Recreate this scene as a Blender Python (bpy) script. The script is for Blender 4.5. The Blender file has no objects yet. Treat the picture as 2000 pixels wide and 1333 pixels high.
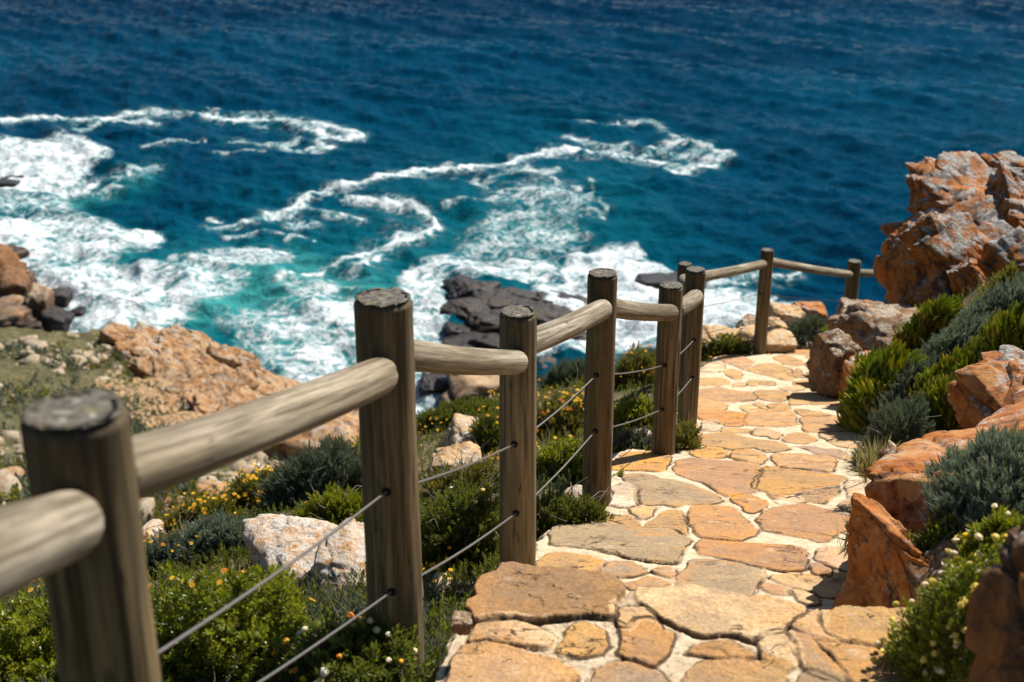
import bpy, bmesh, math, random
import numpy as np
from mathutils import Vector, Matrix

rng = np.random.default_rng(7)
scene = bpy.context.scene
COL = scene.collection
R = math.radians

# ------------------------------------------------------------------ camera
# camera stands at the world origin, on the path, looking down along +Y
F = 2500.0                       # focal length in pixels of a 2000 px wide frame
TH = R(22.0)                     # tilt below the horizon
ST, CT = math.sin(TH), math.cos(TH)
SEA = -34.0

def ray(px, py):
    x = (px - 1000) / F; u = -(py - 666.5) / F
    return np.array([x, CT + u * ST, -ST + u * CT])
def at(px, py, d):
    return ray(px, py) * d
def project(P):
    d = P[:, 1] * CT - P[:, 2] * ST
    u = P[:, 1] * ST + P[:, 2] * CT
    return 1000 + F * P[:, 0] / d, 666.5 - F * u / d, d

# ------------------------------------------------------------------ noise
def vnoise(P, seed=0):
    P = np.asarray(P, dtype=np.float64)
    I = np.floor(P).astype(np.int64); f = P - I
    u = f * f * f * (f * (f * 6 - 15) + 10)
    def h(a, b, c):
        n = (a * 374761393 + b * 668265263 + c * 1274126177 + seed * 974711) & 0xffffffff
        n = ((n ^ (n >> 13)) * 1103515245) & 0xffffffff
        n = ((n ^ (n >> 15)) * 2246822519) & 0xffffffff
        n = n ^ (n >> 16)
        return (n & 0xffffff) / float(0x7fffff) - 1.0
    x, y, z = I[:, 0], I[:, 1], I[:, 2]
    def lerp(a, b, t): return a + (b - a) * t
    x00 = lerp(h(x, y, z), h(x + 1, y, z), u[:, 0]); x10 = lerp(h(x, y + 1, z), h(x + 1, y + 1, z), u[:, 0])
    x01 = lerp(h(x, y, z + 1), h(x + 1, y, z + 1), u[:, 0]); x11 = lerp(h(x, y + 1, z + 1), h(x + 1, y + 1, z + 1), u[:, 0])
    return lerp(lerp(x00, x10, u[:, 1]), lerp(x01, x11, u[:, 1]), u[:, 2])
def fbm(P, oct=4, seed=0, gain=.5, lac=2.03):
    s = 0; a = 1; t = 0; P = np.asarray(P, dtype=np.float64)
    for i in range(oct):
        s = s + a * vnoise(P, seed + i * 17); t += a; a *= gain; P = P * lac + 13.7
    return s / t
def ridged(P, oct=4, seed=0):
    s = 0; a = 1; t = 0; P = np.asarray(P, dtype=np.float64)
    for i in range(oct):
        s = s + a * (1 - np.abs(vnoise(P, seed + i * 17))); t += a; a *= .5; P = P * 2.1 + 5.1
    return s / t
def sstep(a, b, x):
    t = np.clip((x - a) / (b - a), 0, 1); return t * t * (3 - 2 * t)
def xyz(x, y, z=0.0):
    x = np.asarray(x, float).ravel(); y = np.asarray(y, float).ravel()
    return np.stack([x, y, np.full_like(x, z) if np.isscalar(z) else np.asarray(z, float).ravel()], 1)

# ------------------------------------------------------------------ mesh helpers
def np_mesh(name, V, faces, mats, smooth=True, attrs=None, fmat=None):
    """faces: list of (M,k) int arrays"""
    me = bpy.data.meshes.new(name)
    V = np.asarray(V, dtype=np.float32)
    me.vertices.add(len(V)); me.vertices.foreach_set('co', V.ravel())
    fl = [np.asarray(f, dtype=np.int32) for f in faces if len(f)]
    tot = sum(f.size for f in fl); npol = sum(len(f) for f in fl)
    me.loops.add(tot); me.polygons.add(npol)
    me.loops.foreach_set('vertex_index', np.concatenate([f.ravel() for f in fl]))
    st = []; o = 0
    for f in fl:
        k = f.shape[1]; st.append(o + np.arange(len(f)) * k); o += f.size
    me.polygons.foreach_set('loop_start', np.concatenate(st).astype(np.int32))
    if fmat is not None: me.polygons.foreach_set('material_index', np.asarray(fmat, dtype=np.int32))
    me.update(calc_edges=True)
    me.polygons.foreach_set('use_smooth', np.full(npol, smooth, dtype=bool))
    for k, a in (attrs or {}).items():
        a = np.asarray(a, dtype=np.float32)
        if a.ndim == 1:
            at_ = me.attributes.new(k, 'FLOAT', 'POINT'); at_.data.foreach_set('value', a)
        elif a.shape[1] == 3:
            at_ = me.attributes.new(k, 'FLOAT_VECTOR', 'POINT'); at_.data.foreach_set('vector', a.ravel())
        else:
            at_ = me.attributes.new(k, 'FLOAT_COLOR', 'POINT'); at_.data.foreach_set('color', a.ravel())
    for m in (mats if isinstance(mats, (list, tuple)) else [mats]): me.materials.append(m)
    return me
def obj(name, me, parent=None, loc=None):
    o = bpy.data.objects.new(name, me); COL.objects.link(o)
    if loc is not None: o.location = loc
    if parent is not None: o.parent = parent
    return o
def tag(o, label=None, cat=None, group=None, kind=None):
    if label: o['label'] = label
    if cat: o['category'] = cat
    if group: o['group'] = group
    if kind: o['kind'] = kind
    return o
def empty(name, loc, label, cat, group=None):
    o = bpy.data.objects.new(name, None); COL.objects.link(o); o.location = loc; o.empty_display_size = .1
    return tag(o, label, cat, group)
def grid_faces(nr, nc):
    a = np.arange(nr * nc).reshape(nr, nc)
    return np.stack([a[:-1, :-1].ravel(), a[:-1, 1:].ravel(), a[1:, 1:].ravel(), a[1:, :-1].ravel()], 1)

# ------------------------------------------------------------------ node helper
class NT:
    def __init__(s, name, disp=False):
        s.m = bpy.data.materials.new(name); s.m.use_nodes = True
        s.t = s.m.node_tree; s.t.nodes.clear()
        s.out = s.t.nodes.new('ShaderNodeOutputMaterial')
    def n(s, typ, **kw):
        nd = s.t.nodes.new(typ)
        for k, v in kw.items():
            if k.startswith('_'): setattr(nd, k[1:], v)
        for k, v in kw.items():
            if k.startswith('_'): continue
            key = int(k[1:]) if (k[0] == 'i' and k[1:].isdigit()) else k.replace('__', ' ')
            s.set(nd.inputs[key], v)
        return nd
    def set(s, inp, v):
        if isinstance(v, bpy.types.NodeSocket): s.t.links.new(v, inp)
        elif isinstance(v, bpy.types.Node): s.t.links.new(v.outputs[0], inp)
        else:
            if inp.type == 'RGBA' and len(v) == 3: v = (*v, 1)
            inp.default_value = v
    def math(s, op, a, b=0.0, c=None, clamp=False):
        nd = s.t.nodes.new('ShaderNodeMath'); nd.operation = op; nd.use_clamp = clamp
        s.set(nd.inputs[0], a); s.set(nd.inputs[1], b)
        if c is not None: s.set(nd.inputs[2], c)
        return nd.outputs[0]
    def noise(s, vec, scale, detail=4, rough=.55, dist=0.0, out='Fac'):
        nd = s.t.nodes.new('ShaderNodeTexNoise'); s.set(nd.inputs['Vector'], vec)
        nd.inputs['Scale'].default_value = scale; nd.inputs['Detail'].default_value = detail
        nd.inputs['Roughness'].default_value = rough; nd.inputs['Distortion'].default_value = dist
        return nd.outputs[out]
    def vor(s, vec, scale, feature='F1', out='Distance', rnd=1.0):
        nd = s.t.nodes.new('ShaderNodeTexVoronoi'); nd.feature = feature; s.set(nd.inputs['Vector'], vec)
        nd.inputs['Scale'].default_value = scale; nd.inputs['Randomness'].default_value = rnd
        return nd.outputs[out]
    def ramp(s, fac, lo, hi, a=0.0, b=1.0, smooth=True):
        nd = s.t.nodes.new('ShaderNodeMapRange'); nd.interpolation_type = 'SMOOTHSTEP' if smooth else 'LINEAR'
        s.set(nd.inputs[0], fac); s.set(nd.inputs[1], lo); s.set(nd.inputs[2], hi); s.set(nd.inputs[3], a); s.set(nd.inputs[4], b)
        return nd.outputs[0]
    def mix(s, fac, a, b, mode='MIX'):
        nd = s.t.nodes.new('ShaderNodeMix'); nd.data_type = 'RGBA'; nd.blend_type = mode
        s.set(nd.inputs[0], fac); s.set(nd.inputs[6], a); s.set(nd.inputs[7], b)
        return nd.outputs[2]
    def attr(s, name, out='Fac'):
        nd = s.t.nodes.new('ShaderNodeAttribute'); nd.attribute_name = name; return nd.outputs[out]
    def geo(s, out='Position'): return s.t.nodes.new('ShaderNodeNewGeometry').outputs[out]
    def scale(s, vec, sc):
        nd = s.t.nodes.new('ShaderNodeMapping'); s.set(nd.inputs[0], vec); nd.inputs[3].default_value = sc; return nd.outputs[0]
    def bump(s, h, dist=.01, strength=1.0, normal=None):
        nd = s.t.nodes.new('ShaderNodeBump'); s.set(nd.inputs['Height'], h)
        nd.inputs['Distance'].default_value = dist; nd.inputs['Strength'].default_value = strength
        if normal is not None: s.set(nd.inputs['Normal'], normal)
        return nd.outputs[0]
    def bsdf(s, color, rough=.8, normal=None, spec=.3, **kw):
        b = s.t.nodes.new('ShaderNodeBsdfPrincipled')
        s.set(b.inputs['Base Color'], color); s.set(b.inputs['Roughness'], rough)
        s.set(b.inputs['Specular IOR Level'], spec)
        if normal is not None: s.set(b.inputs['Normal'], normal)
        for k, v in kw.items(): s.set(b.inputs[k.replace('__', ' ')], v)
        s.t.links.new(b.outputs[0], s.out.inputs[0]); return b

# ------------------------------------------------------------------ ground levels
RA, RB = -1.2027, -.31
LAND = -1.86
def ramp_z(y): return RA + RB * y
def on_ramp(px, py):
    r = ray(px, py); t = RA / (r[2] - RB * r[1]); return r * t
def on_land(px, py):
    r = ray(px, py); return r * (LAND / r[2])

POSTS = [  # cap centre, cap width, foot row
    ('b', 748, 580, 116, 1305), ('c', 1012, 608, 75, 1112), ('d', 1177, 533, 60, 983), ('e', 1311, 557, 48, 886),
    ('f', 1359, 526, 40, 840), ('g', 1338, 515, 28, 745), ('h', 1499, 488, 26, 692), ('i', 1669, 510, 27, 655)]
PD = {}
for k, px, py, w, yb in POSTS:
    xb = px
    for _ in range(20):
        B = on_ramp(xb, yb)
        # point above B at image row py
        r = ray(px, py); t = B[1] / r[1]; T = r * t
        q = project(np.array([[T[0], T[1], B[2]]])); xb = q[0][0]
    B = on_ramp(xb, yb); r = ray(px, py); T = r * (B[1] / r[1])
    d = T[1] * CT - T[2] * ST
    PD[k] = dict(top=T, base=np.array([T[0], T[1], B[2]]), dia=w * d / F, d=d)
T = at(144, 800, 1.69); PD['a'] = dict(top=T, base=T + np.array([0, 0, -1.15]), dia=.140, d=1.69)

XL_Y = [-3, 1.53, 2.84, 3.79, 4.83, 6.03, 6.8, 9.2, 11.5, 13.5, 18]
XL_X = [-1.2] + [PD[k]['base'][0] for k in 'abcdefghi'] + [8.5]
RIGHT_PX = [(1660, 1190), (1680, 1100), (1680, 1060), (1700, 1000), (1730, 940), (1690, 900), (1660, 830), (1640, 770), (1600, 700)]
rp = np.array([on_ramp(*p) for p in RIGHT_PX])
XR_Y = np.concatenate([[-3, 2.6], rp[:, 1], [14, 20]])
XR_X = np.concatenate([[1.0, .93], rp[:, 0], [4.6, 9.0]])
def xl(y): return np.interp(y, XL_Y, XL_X)
def xr(y): return np.interp(y, XR_Y, XR_X)

def near_flat(x, y):
    base = np.minimum(ramp_z(y), -1.93) - .05
    dl = np.maximum(xl(y) + .05 - x, 0); dr = np.maximum(x - xr(y), 0)
    z = base - .06 * dl - .045 * dl * dl
    # beyond the last bend the bank steps aside, before it the bank rises from the path
    bank = .85 * np.minimum(dr, 1.1) + .5 * np.maximum(dr - 1.1, 0)
    far = sstep(9.5, 12.5, y)
    low = sstep(2.4, 3.0, y) * (1 - sstep(5.0, 6.4, y))          # under the slab boulder the bank is cut back
    return z + bank * (1 - .8 * far) * (1 - .72 * low)
SIL = [(-400, 1180), (0, 1120), (150, 1080), (280, 1045), (430, 960), (520, 925), (600, 905), (700, 860), (820, 815), (970, 770),
       (1060, 735), (1140, 712), (1280, 685), (1380, 655), (1470, 640), (1590, 612), (1700, 600), (2000, 590), (2400, 580)]
bk_a, bk_r = [], []
for px, py in SIL:
    r = ray(px, py)
    t = np.linspace(1.2, 40, 4000); P = r[None] * t[:, None]
    below = P[:, 2] < near_flat(P[:, 0], P[:, 1])
    i = int(np.argmax(below)) if below.any() else 3999
    p = P[i]; bk_a.append(math.atan2(p[0], p[1])); bk_r.append(min(math.hypot(p[0], p[1]), 16.0))
def near_z(x, y):
    a = np.arctan2(x, y); r = np.hypot(x, y)
    rb = np.interp(a, bk_a, bk_r)
    e = np.maximum(r - rb + .35, 0)
    return near_flat(x, y) - 1.25 * (np.sqrt(e * e + .25) - .5)

# far land on the left: control points (pixel, forward distance)
CP = [(-600, 560, 58), (-300, 600, 58), (0, 648, 60), (120, 664, 62), (240, 660, 66), (350, 668, 68), (440, 690, 70), (510, 740, 73),
      (0, 740, 50), (200, 740, 54), (380, 760, 58), (480, 800, 60), (-300, 760, 44), (0, 850, 40), (250, 850, 43), (420, 860, 46),
      (560, 850, 58), (640, 850, 65), (690, 868, 66), (0, 950, 32), (250, 950, 33), (400, 950, 34), (560, 920, 40), (650, 900, 46),
      (0, 1060, 24), (280, 1050, 25), (420, 980, 28), (-400, 1000, 24), (700, 900, 46)]
cps = []
for px, py, yd in CP:
    r = ray(px, py); cps.append(r * (yd / r[1]))
cps += [np.array(p, float) for p in [(-45, 84, -37), (-26, 78, -38), (-20, 80, -38), (-12, 82, -38), (-5, 76, -38), (0, 66, -37), (6, 60, -37), (14, 50, -37),
        (-60, 84, -36), (-90, 70, -18), (-60, 40, -10), (-36, 92, -38), (0, 95, -38), (30, 60, -38), (20, 30, -30), (-2, 30, -21), (-30, 15, -9), (-50, 0, -3), (0, 12, -14), (20, 95, -38)]]
cps = np.array(cps)
_A = np.sqrt(((cps[:, None, :2] - cps[None, :, :2]) ** 2).sum(-1) + 4.0)
_W = np.linalg.solve(_A + np.eye(len(cps)) * -.3, cps[:, 2] + 25.0)
def far_z(x, y):
    s = np.full_like(x, -25.0, dtype=float)
    for w, c in zip(_W, cps): s += w * np.sqrt((x - c[0]) ** 2 + (y - c[1]) ** 2 + 4.0)
    return s
def ground_z(x, y): return np.maximum(near_z(x, y), far_z(x, y))
def hit(px, py, fn=near_z, t0=1.3, t1=110.0):
    r = ray(px, py); t = np.geomspace(t0, t1, 6000); P = r[None] * t[:, None]
    b = P[:, 2] < fn(P[:, 0], P[:, 1])
    i = int(np.argmax(b)) if b.any() else len(t) - 1
    return P[i]

# ------------------------------------------------------------------ materials
def mat_wood():
    N = NT('weathered_wood'); gp = N.attr('gp', 'Vector'); cap = N.attr('cap'); tint = N.attr('tint')
    g1 = N.noise(N.scale(gp, (75, 75, 2.4)), 1, 7, .68, .15)
    g2 = N.noise(N.scale(gp, (18, 18, 1.5)), 1, 6, .62, .3)
    g3 = N.noise(N.scale(gp, (6, 6, 5)), 1, 4, .6)
    c = N.mix(N.ramp(g1, .36, .64), (.045, .029, .011), (.225, .162, .072))
    grey = N.mix(N.ramp(g1, .36, .66), (.11, .09, .064), (.42, .365, .28))
    c = N.mix(tint, c, grey)
    c = N.mix(N.ramp(N.noise(N.scale(gp, (3, 3, 1.1)), 1, 4, .6), .4, .65, 0, .6), c, (.12, .082, .038))
    c = N.mix(N.ramp(g2, .42, .62, 0, .5), c, (.085, .066, .034))
    c = N.mix(N.ramp(g3, .58, .72, 0, .4), c, (.15, .145, .07))          # greenish algae
    knots = N.vor(N.scale(gp, (9, 9, 3.2)), 1)
    c = N.mix(N.ramp(knots, .10, .04, 0, .6), c, (.035, .025, .015))
    ck = N.noise(N.scale(gp, (42, 42, .9)), 1, 3, .5, .3)
    crack = N.ramp(N.math('ABSOLUTE', N.math('SUBTRACT', ck, .5)), .012, .002, 0, .85)
    crack = N.math('MULTIPLY', crack, N.ramp(g2, .5, .6))
    c = N.mix(crack, c, (.018, .013, .009))
    c = N.mix(N.math('MULTIPLY', N.attr('top_dark'), N.ramp(g2, .3, .7, .25, .85)), c, (.030, .022, .014))  # posts darker towards their tops
    # end grain
    sx = N.t.nodes.new('ShaderNodeSeparateXYZ'); N.set(sx.inputs[0], gp)
    rr = N.math('SQRT', N.math('ADD', N.math('POWER', sx.outputs[0], 2.0), N.math('POWER', sx.outputs[1], 2.0)))
    wob = N.noise(gp, 25, 3, .6)
    rings = N.math('SINE', N.math('ADD', N.math('MULTIPLY', rr, 900.0), N.math('MULTIPLY', wob, 14.0)))
    e = N.noise(gp, 70, 6, .7)
    ce = N.mix(N.ramp(e, .35, .68), (.035, .031, .025), (.19, .172, .14))
    ce = N.mix(N.ramp(rings, .1, 1.0, 0, .5), ce, (.07, .058, .042))
    ce = N.mix(N.ramp(N.noise(gp, 22, 3), .56, .68, 0, .7), ce, (.16, .15, .07))
    ce = N.mix(N.ramp(N.noise(gp, 45, 4), .6, .66, 0, .7), ce, (.34, .32, .26))
    c = N.mix(cap, c, ce)
    h = N.math('ADD', N.math('MULTIPLY', g1, .6), N.math('MULTIPLY', crack, -.9))
    h = N.math('ADD', h, N.math('MULTIPLY', N.math('MULTIPLY', e, cap), 1.2))
    N.bsdf(c, .82, N.bump(h, .004, .8), .25)
    return N.m

def mat_rock(name, cols, lichen=(.45, .44, .42), lichen_amt=.5, dark=(.03, .028, .027), dark_amt=.3, white=.3, sc=1.0, bumpd=.02, up=.6):
    """cols: three rock colours; pale lichen gathers on the upper faces"""
    N = NT(name); tc = N.t.nodes.new('ShaderNodeTexCoord').outputs['Object']
    a = N.noise(tc, 2.2 * sc, 6, .62, .6); b = N.noise(tc, 7 * sc, 7, .65, .4); f = N.noise(tc, 34 * sc, 6, .7); d = N.noise(tc, 3.4 * sc, 5, .6, 1.2)
    c = N.mix(N.ramp(a, .38, .60), cols[0], cols[1]); c = N.mix(N.ramp(b, .45, .66), c, cols[2])
    nz = N.t.nodes.new('ShaderNodeSeparateXYZ'); N.set(nz.inputs[0], N.geo('Normal'))
    upf = N.ramp(nz.outputs[2], -.1, .9, -up * .5, up)
    lm = N.math('ADD', N.math('ADD', N.noise(tc, 5 * sc, 7, .68, .5), N.math('MULTIPLY', upf, .32)), N.math('MULTIPLY', f, .22))
    lm = N.ramp(lm, .80 - .28 * lichen_amt, .92 - .28 * lichen_amt)
    lc = N.mix(N.ramp(f, .4, .65), [v * .62 for v in lichen], lichen)
    c = N.mix(lm, c, lc)
    wm = N.ramp(N.noise(tc, 11 * sc, 6, .7, .3), .62 - .06 * white, .68 - .04 * white, 0, min(1, white * 1.6)); c = N.mix(wm, c, (.62, .60, .56))
    dm = N.ramp(d, .60 - .10 * dark_amt, .68 - .08 * dark_amt, 0, .85 if dark_amt > 0 else 0); dm = N.math('MULTIPLY', dm, N.ramp(f, .38, .55)); c = N.mix(dm, c, dark)
    c = N.mix(N.ramp(f, .3, .7, .25, 0), c, (.02, .015, .01))
    cr = N.vor(N.mix(.25, tc, N.noise(tc, 4 * sc, 4, out='Color')), 3.0 * sc, 'DISTANCE_TO_EDGE')
    crm = N.math('MULTIPLY', N.ramp(cr, .010, .001), N.ramp(b, .52, .62)); c = N.mix(N.math('MULTIPLY', crm, .45), c, (.015, .012, .01))
    bl = N.math('MULTIPLY', N.ramp(N.noise(tc, 18 * sc, 6, .72, .4), .56, .62), N.ramp(N.noise(tc, 2.6 * sc, 4, .6), .42, .58)); c = N.mix(N.math('MULTIPLY', bl, .8), c, (.035, .033, .034))
    wz = N.t.nodes.new('ShaderNodeSeparateXYZ'); N.set(wz.inputs[0], N.geo('Position'))
    wet = N.ramp(N.math('ADD', wz.outputs[2], N.math('MULTIPLY', N.noise(N.geo('Position'), .6, 5), 3.0)), SEA + 2.6, SEA + 4.2, 1, 0); c = N.mix(N.math('MULTIPLY', wet, .88), c, (.022, .019, .018))
    h = N.math('ADD', N.math('MULTIPLY', b, 1.0), N.math('MULTIPLY', f, .45)); h = N.math('ADD', h, N.math('MULTIPLY', N.noise(tc, 110 * sc, 4, .7), .14))
    h = N.math('SUBTRACT', h, N.math('MULTIPLY', crm, .4))
    N.bsdf(c, N.math('SUBTRACT', .88, N.math('MULTIPLY', wet, .55)), N.bump(h, bumpd, .9), .2)
    return N.m

def mat_leaf(name, c0, c1, tip=None, rough=.5, trans=.3, spec=.35):
    N = NT(name); rn = N.attr('rnd'); tp = N.attr('tip')
    c = N.mix(rn, c0, c1)
    c = N.mix(N.ramp(N.noise(N.geo(), 9, 3), .35, .65, 0, .4), c, [v * .62 for v in c0])
    c = N.mix(N.ramp(rn, .10, .0, 0, .85), c, (.12, .075, .032))          # withered sprigs
    if tip is not None: c = N.mix(N.math('MULTIPLY', N.ramp(tp, .45, 1.0), .75), c, tip)
    b = N.bsdf(c, rough, None, spec)
    tr = N.n('ShaderNodeBsdfTranslucent', Color=N.mix(.5, c, (c1[0] * 1.6, c1[1] * 1.6, c1[2] * .7)))
    mx = N.n('ShaderNodeMixShader', i0=trans, i1=b.outputs[0], i2=tr.outputs[0])
    N.t.links.new(mx.outputs[0], N.out.inputs[0])
    return N.m
def mat_petal(name):
    N = NT(name); b = N.bsdf(N.attr('col', 'Color'), .6, None, .2)
    tr = N.n('ShaderNodeBsdfTranslucent', Color=N.attr('col', 'Color'))
    mx = N.n('ShaderNodeMixShader', i0=.3, i1=b.outputs[0], i2=tr.outputs[0]); N.t.links.new(mx.outputs[0], N.out.inputs[0])
    return N.m
def mat_plain(name, c, rough=.7, metal=0.0, nsc=30):
    N = NT(name); tc = N.t.nodes.new('ShaderNodeTexCoord').outputs['Object']
    n = N.noise(tc, nsc, 5, .6)
    N.bsdf(N.mix(n, [v * .6 for v in c], [min(1, v * 1.35) for v in c]), rough, N.bump(n, .002, .5), .3, Metallic=metal)
    return N.m

M = {}
M['wood'] = mat_wood()
M['cable'] = mat_plain('steel_cable', (.17, .16, .15), .45, .7, 200)
M['hole'] = mat_plain('hole_shade', (.008, .006, .005), .95)
M['twig'] = mat_plain('dry_twig', (.20, .17, .135), .85)
M['stem'] = mat_plain('green_stem', (.10, .10, .04), .8)
M['orange'] = mat_rock('rust_orange_rock', [(.42, .135, .022), (.48, .235, .085), (.27, .078, .016)], (.47, .43, .39), .30, dark_amt=.4, white=.2, sc=1.6, up=.22, bumpd=.022)
M['cliff'] = mat_rock('orange_boulder_rock', [(.46, .140, .018), (.38, .160, .042), (.19, .060, .014)], (.41, .395, .36), .45, dark_amt=.85, white=.08, sc=1.15, up=.42, bumpd=.03)
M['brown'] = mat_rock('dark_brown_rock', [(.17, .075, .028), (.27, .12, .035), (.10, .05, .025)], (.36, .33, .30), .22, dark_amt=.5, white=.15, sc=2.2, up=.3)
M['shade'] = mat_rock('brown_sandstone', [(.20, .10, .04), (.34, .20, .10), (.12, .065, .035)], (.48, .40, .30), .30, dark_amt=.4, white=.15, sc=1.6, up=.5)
M['pale'] = mat_rock('pale_lichened_rock', [(.56, .43, .32), (.62, .52, .42), (.50, .27, .10)], (.68, .62, .55), .42, dark=(.10, .08, .07), dark_amt=.30, white=.4, sc=2.4, bumpd=.022, up=.3)
M['tan'] = mat_rock('tan_sandstone', [(.52, .33, .16), (.58, .42, .25), (.40, .22, .085)], (.55, .50, .42), .25, dark_amt=.2, white=.2, sc=1.6, up=.3)
M['reef'] = mat_rock('dark_wet_rock', [(.022, .019, .019), (.045, .037, .032), (.095, .060, .032)], (.12, .095, .065), .28, dark=(.010, .009, .010), dark_amt=.5, white=0.0, sc=.4, bumpd=.1, up=.35)
M['head'] = mat_rock('headland_rock', [(.36, .18, .07), (.46, .30, .16), (.18, .08, .032)], (.47, .41, .33), .34, dark_amt=.75, white=.12, sc=.4, bumpd=.1, up=.3)
M['pebble'] = mat_rock('pale_headland_stone', [(.33, .265, .18), (.40, .33, .24), (.28, .17, .09)], (.44, .40, .33), .4, dark_amt=.2, white=.2, sc=1.0, up=.2, bumpd=.03)
M['green'] = mat_leaf('green_leaf', (.055, .085, .006), (.255, .275, .018), (.36, .34, .03), .38, .32, .4)
M['dark_green'] = mat_leaf('dark_heath_leaf', (.035, .056, .010), (.165, .185, .024), (.25, .24, .03), .5, .3)
M['olive'] = mat_leaf('olive_heath_leaf', (.07, .078, .016), (.22, .205, .035), (.30, .25, .045), .6, .3)
M['grey'] = mat_leaf('grey_green_needle', (.065, .095, .075), (.21, .26, .215), (.30, .35, .29), .65, .22, .25)
M['darkgrey'] = mat_leaf('dark_grey_green_needle', (.045, .062, .045), (.14, .175, .135), (.22, .27, .21), .65, .22, .25)
M['ice'] = mat_leaf('succulent_leaf', (.14, .20, .014), (.34, .40, .035), (.46, .30, .04), .35, .42, .45)
M['straw'] = mat_leaf('dry_grass', (.22, .19, .08), (.38, .34, .17), None, .7, .3)
M['petal'] = mat_petal('petal')

# ------------------------------------------------------------------ rocks
_ico = {}
def ico(n):
    if n not in _ico:
        bm = bmesh.new(); bmesh.ops.create_icosphere(bm, subdivisions=n, radius=1)
        V = np.array([v.co[:] for v in bm.verts]); Fc = np.array([[v.index for v in f.verts] for f in bm.faces]); bm.free()
        V /= np.linalg.norm(V, axis=1)[:, None]; _ico[n] = (V, Fc)
    return _ico[n]
def rot_xyz(rx, ry, rz):
    return np.array(Matrix.Rotation(rz, 3, 'Z') @ Matrix.Rotation(ry, 3, 'Y') @ Matrix.Rotation(rx, 3, 'X'))
def block(c, size, seed, rot=(0, 0, 0), n=5, planes=12, soft=34, rough=.10, strata=0.0, boxy=1.0, sdir=(.25, .1, 1), cells=22, cellamp=.075, Rm=None):
    """one weathered block, fitted to its full size (m) about c"""
    g = np.random.default_rng(seed)
    D, Fc = ico(n)
    nb = np.array([[1, 0, 0], [-1, 0, 0], [0, 1, 0], [0, -1, 0], [0, 0, 1], [0, 0, -1]], float) + g.normal(0, .14, (6, 3))
    nx = g.normal(0, 1, (planes, 3))
    nn = np.concatenate([nb, nx]); nn /= np.linalg.norm(nn, axis=1)[:, None]
    dd = np.concatenate([g.uniform(.62, .8, 6) * boxy, g.uniform(.72, 1.0, planes)])
    q = np.maximum(D @ nn.T, 1e-3) / dd[None]
    r = 1.0 / (np.sum(q ** soft, axis=1) ** (1 / soft))
    P = D * r[:, None]
    s0 = seed * 3 % 971
    sz = np.asarray(size, float); big = sz.max()
    W = P * sz[None] / 2
    k = 1.0 / big
    # creases, lumps and pits
    dsp = rough * (.38 * fbm(W * k * 3 + s0, 4, seed) + .38 * (ridged(W * k * 5 + s0, 4, seed + 5) - .62) * 1.5 + .42 * fbm(W * k * 13 + s0, 5, seed + 9, .62))
    gq = W * k * 2.6 + .35 * np.stack([fbm(W * k * 4 + s0 + 3 * j, 3, seed + 60 + j) for j in range(3)], 1) + s0
    gr = vnoise(gq * np.array([1, 1, 1.5]), seed + 70); gr2 = vnoise(gq * 2.3 + 9, seed + 71)
    dsp = dsp - rough * (.75 * np.exp(-(gr / .055) ** 2) + .35 * np.exp(-(gr2 / .06) ** 2) * (gr2 + gr > -.2))
    if cells:
        sd_ = g.normal(0, 1, (cells, 3)); sd_ /= np.linalg.norm(sd_, axis=1)[:, None]; sd_ *= g.uniform(.55, 1.0, cells)[:, None]
        off = g.uniform(-1, 1, cells)
        Q_ = P + .10 * np.stack([fbm(P * 2.6 + s0 + 5 * j, 3, seed + 80 + j) for j in range(3)], 1)
        f1 = np.full(len(P), 9.0); f2 = np.full(len(P), 9.0); idc = np.zeros(len(P), int)
        for ci in range(cells):
            dc = np.linalg.norm((Q_ - sd_[ci]) * np.array([1, 1, 1.35]), axis=1)
            nw = dc < f1; f2 = np.where(nw, f1, np.minimum(f2, dc)); idc = np.where(nw, ci, idc); f1 = np.where(nw, dc, f1)
        e_ = f2 - f1
        dsp = dsp + cellamp * off[idc] * sstep(0, .07, e_) - 1.45 * cellamp * np.exp(-(e_ / .05) ** 2)
    if strata:
        sd = np.array(sdir, float); sd /= np.linalg.norm(sd)
        t = (W @ sd) * k * 9 + 1.2 * fbm(W * k * 2.0 + s0, 2, seed + 3)
        fr = t - np.floor(t); step = np.minimum(fr / .22, 1) * np.minimum((1 - fr) / .12, 1)
        dsp = dsp + strata * (step - 1) * (.6 + .4 * vnoise(W * k * 4 + s0, seed + 31))
        dsp = dsp + strata * .6 * vnoise(np.stack([np.floor(t), 0 * t, 0 * t], 1) * 3.7 + .5, seed)
    P = P * (1 + dsp[:, None])
    lo, hi = P.min(0), P.max(0); P = (P - (lo + hi) / 2) / ((hi - lo) / 2)
    P = P * sz[None] / 2
    P = P @ (rot_xyz(*rot) if Rm is None else Rm).T + np.asarray(c)[None]
    return P, Fc
def pblock(px, py, d, w, h, depth, seed, **kw):
    """block by picture centre, distance and picture size (px)"""
    c = at(px, py, d)
    return block(c, (w * d / F, depth, h * d / F / CT * .97), seed, **kw)
def join(parts):
    V, Fs, o = [], [], 0
    for v, f in parts: V.append(v); Fs.append(f + o); o += len(v)
    return np.concatenate(V), np.concatenate(Fs)
def rock(name, label, cat, parts, mat, group=None):
    V, Fc = join(parts)
    base = np.array([V[:, 0].mean(), V[:, 1].mean(), V[:, 2].min()])
    o = obj(name, np_mesh(name, V - base, [Fc], mat), None, base)
    return tag(o, label, cat, group)

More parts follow.
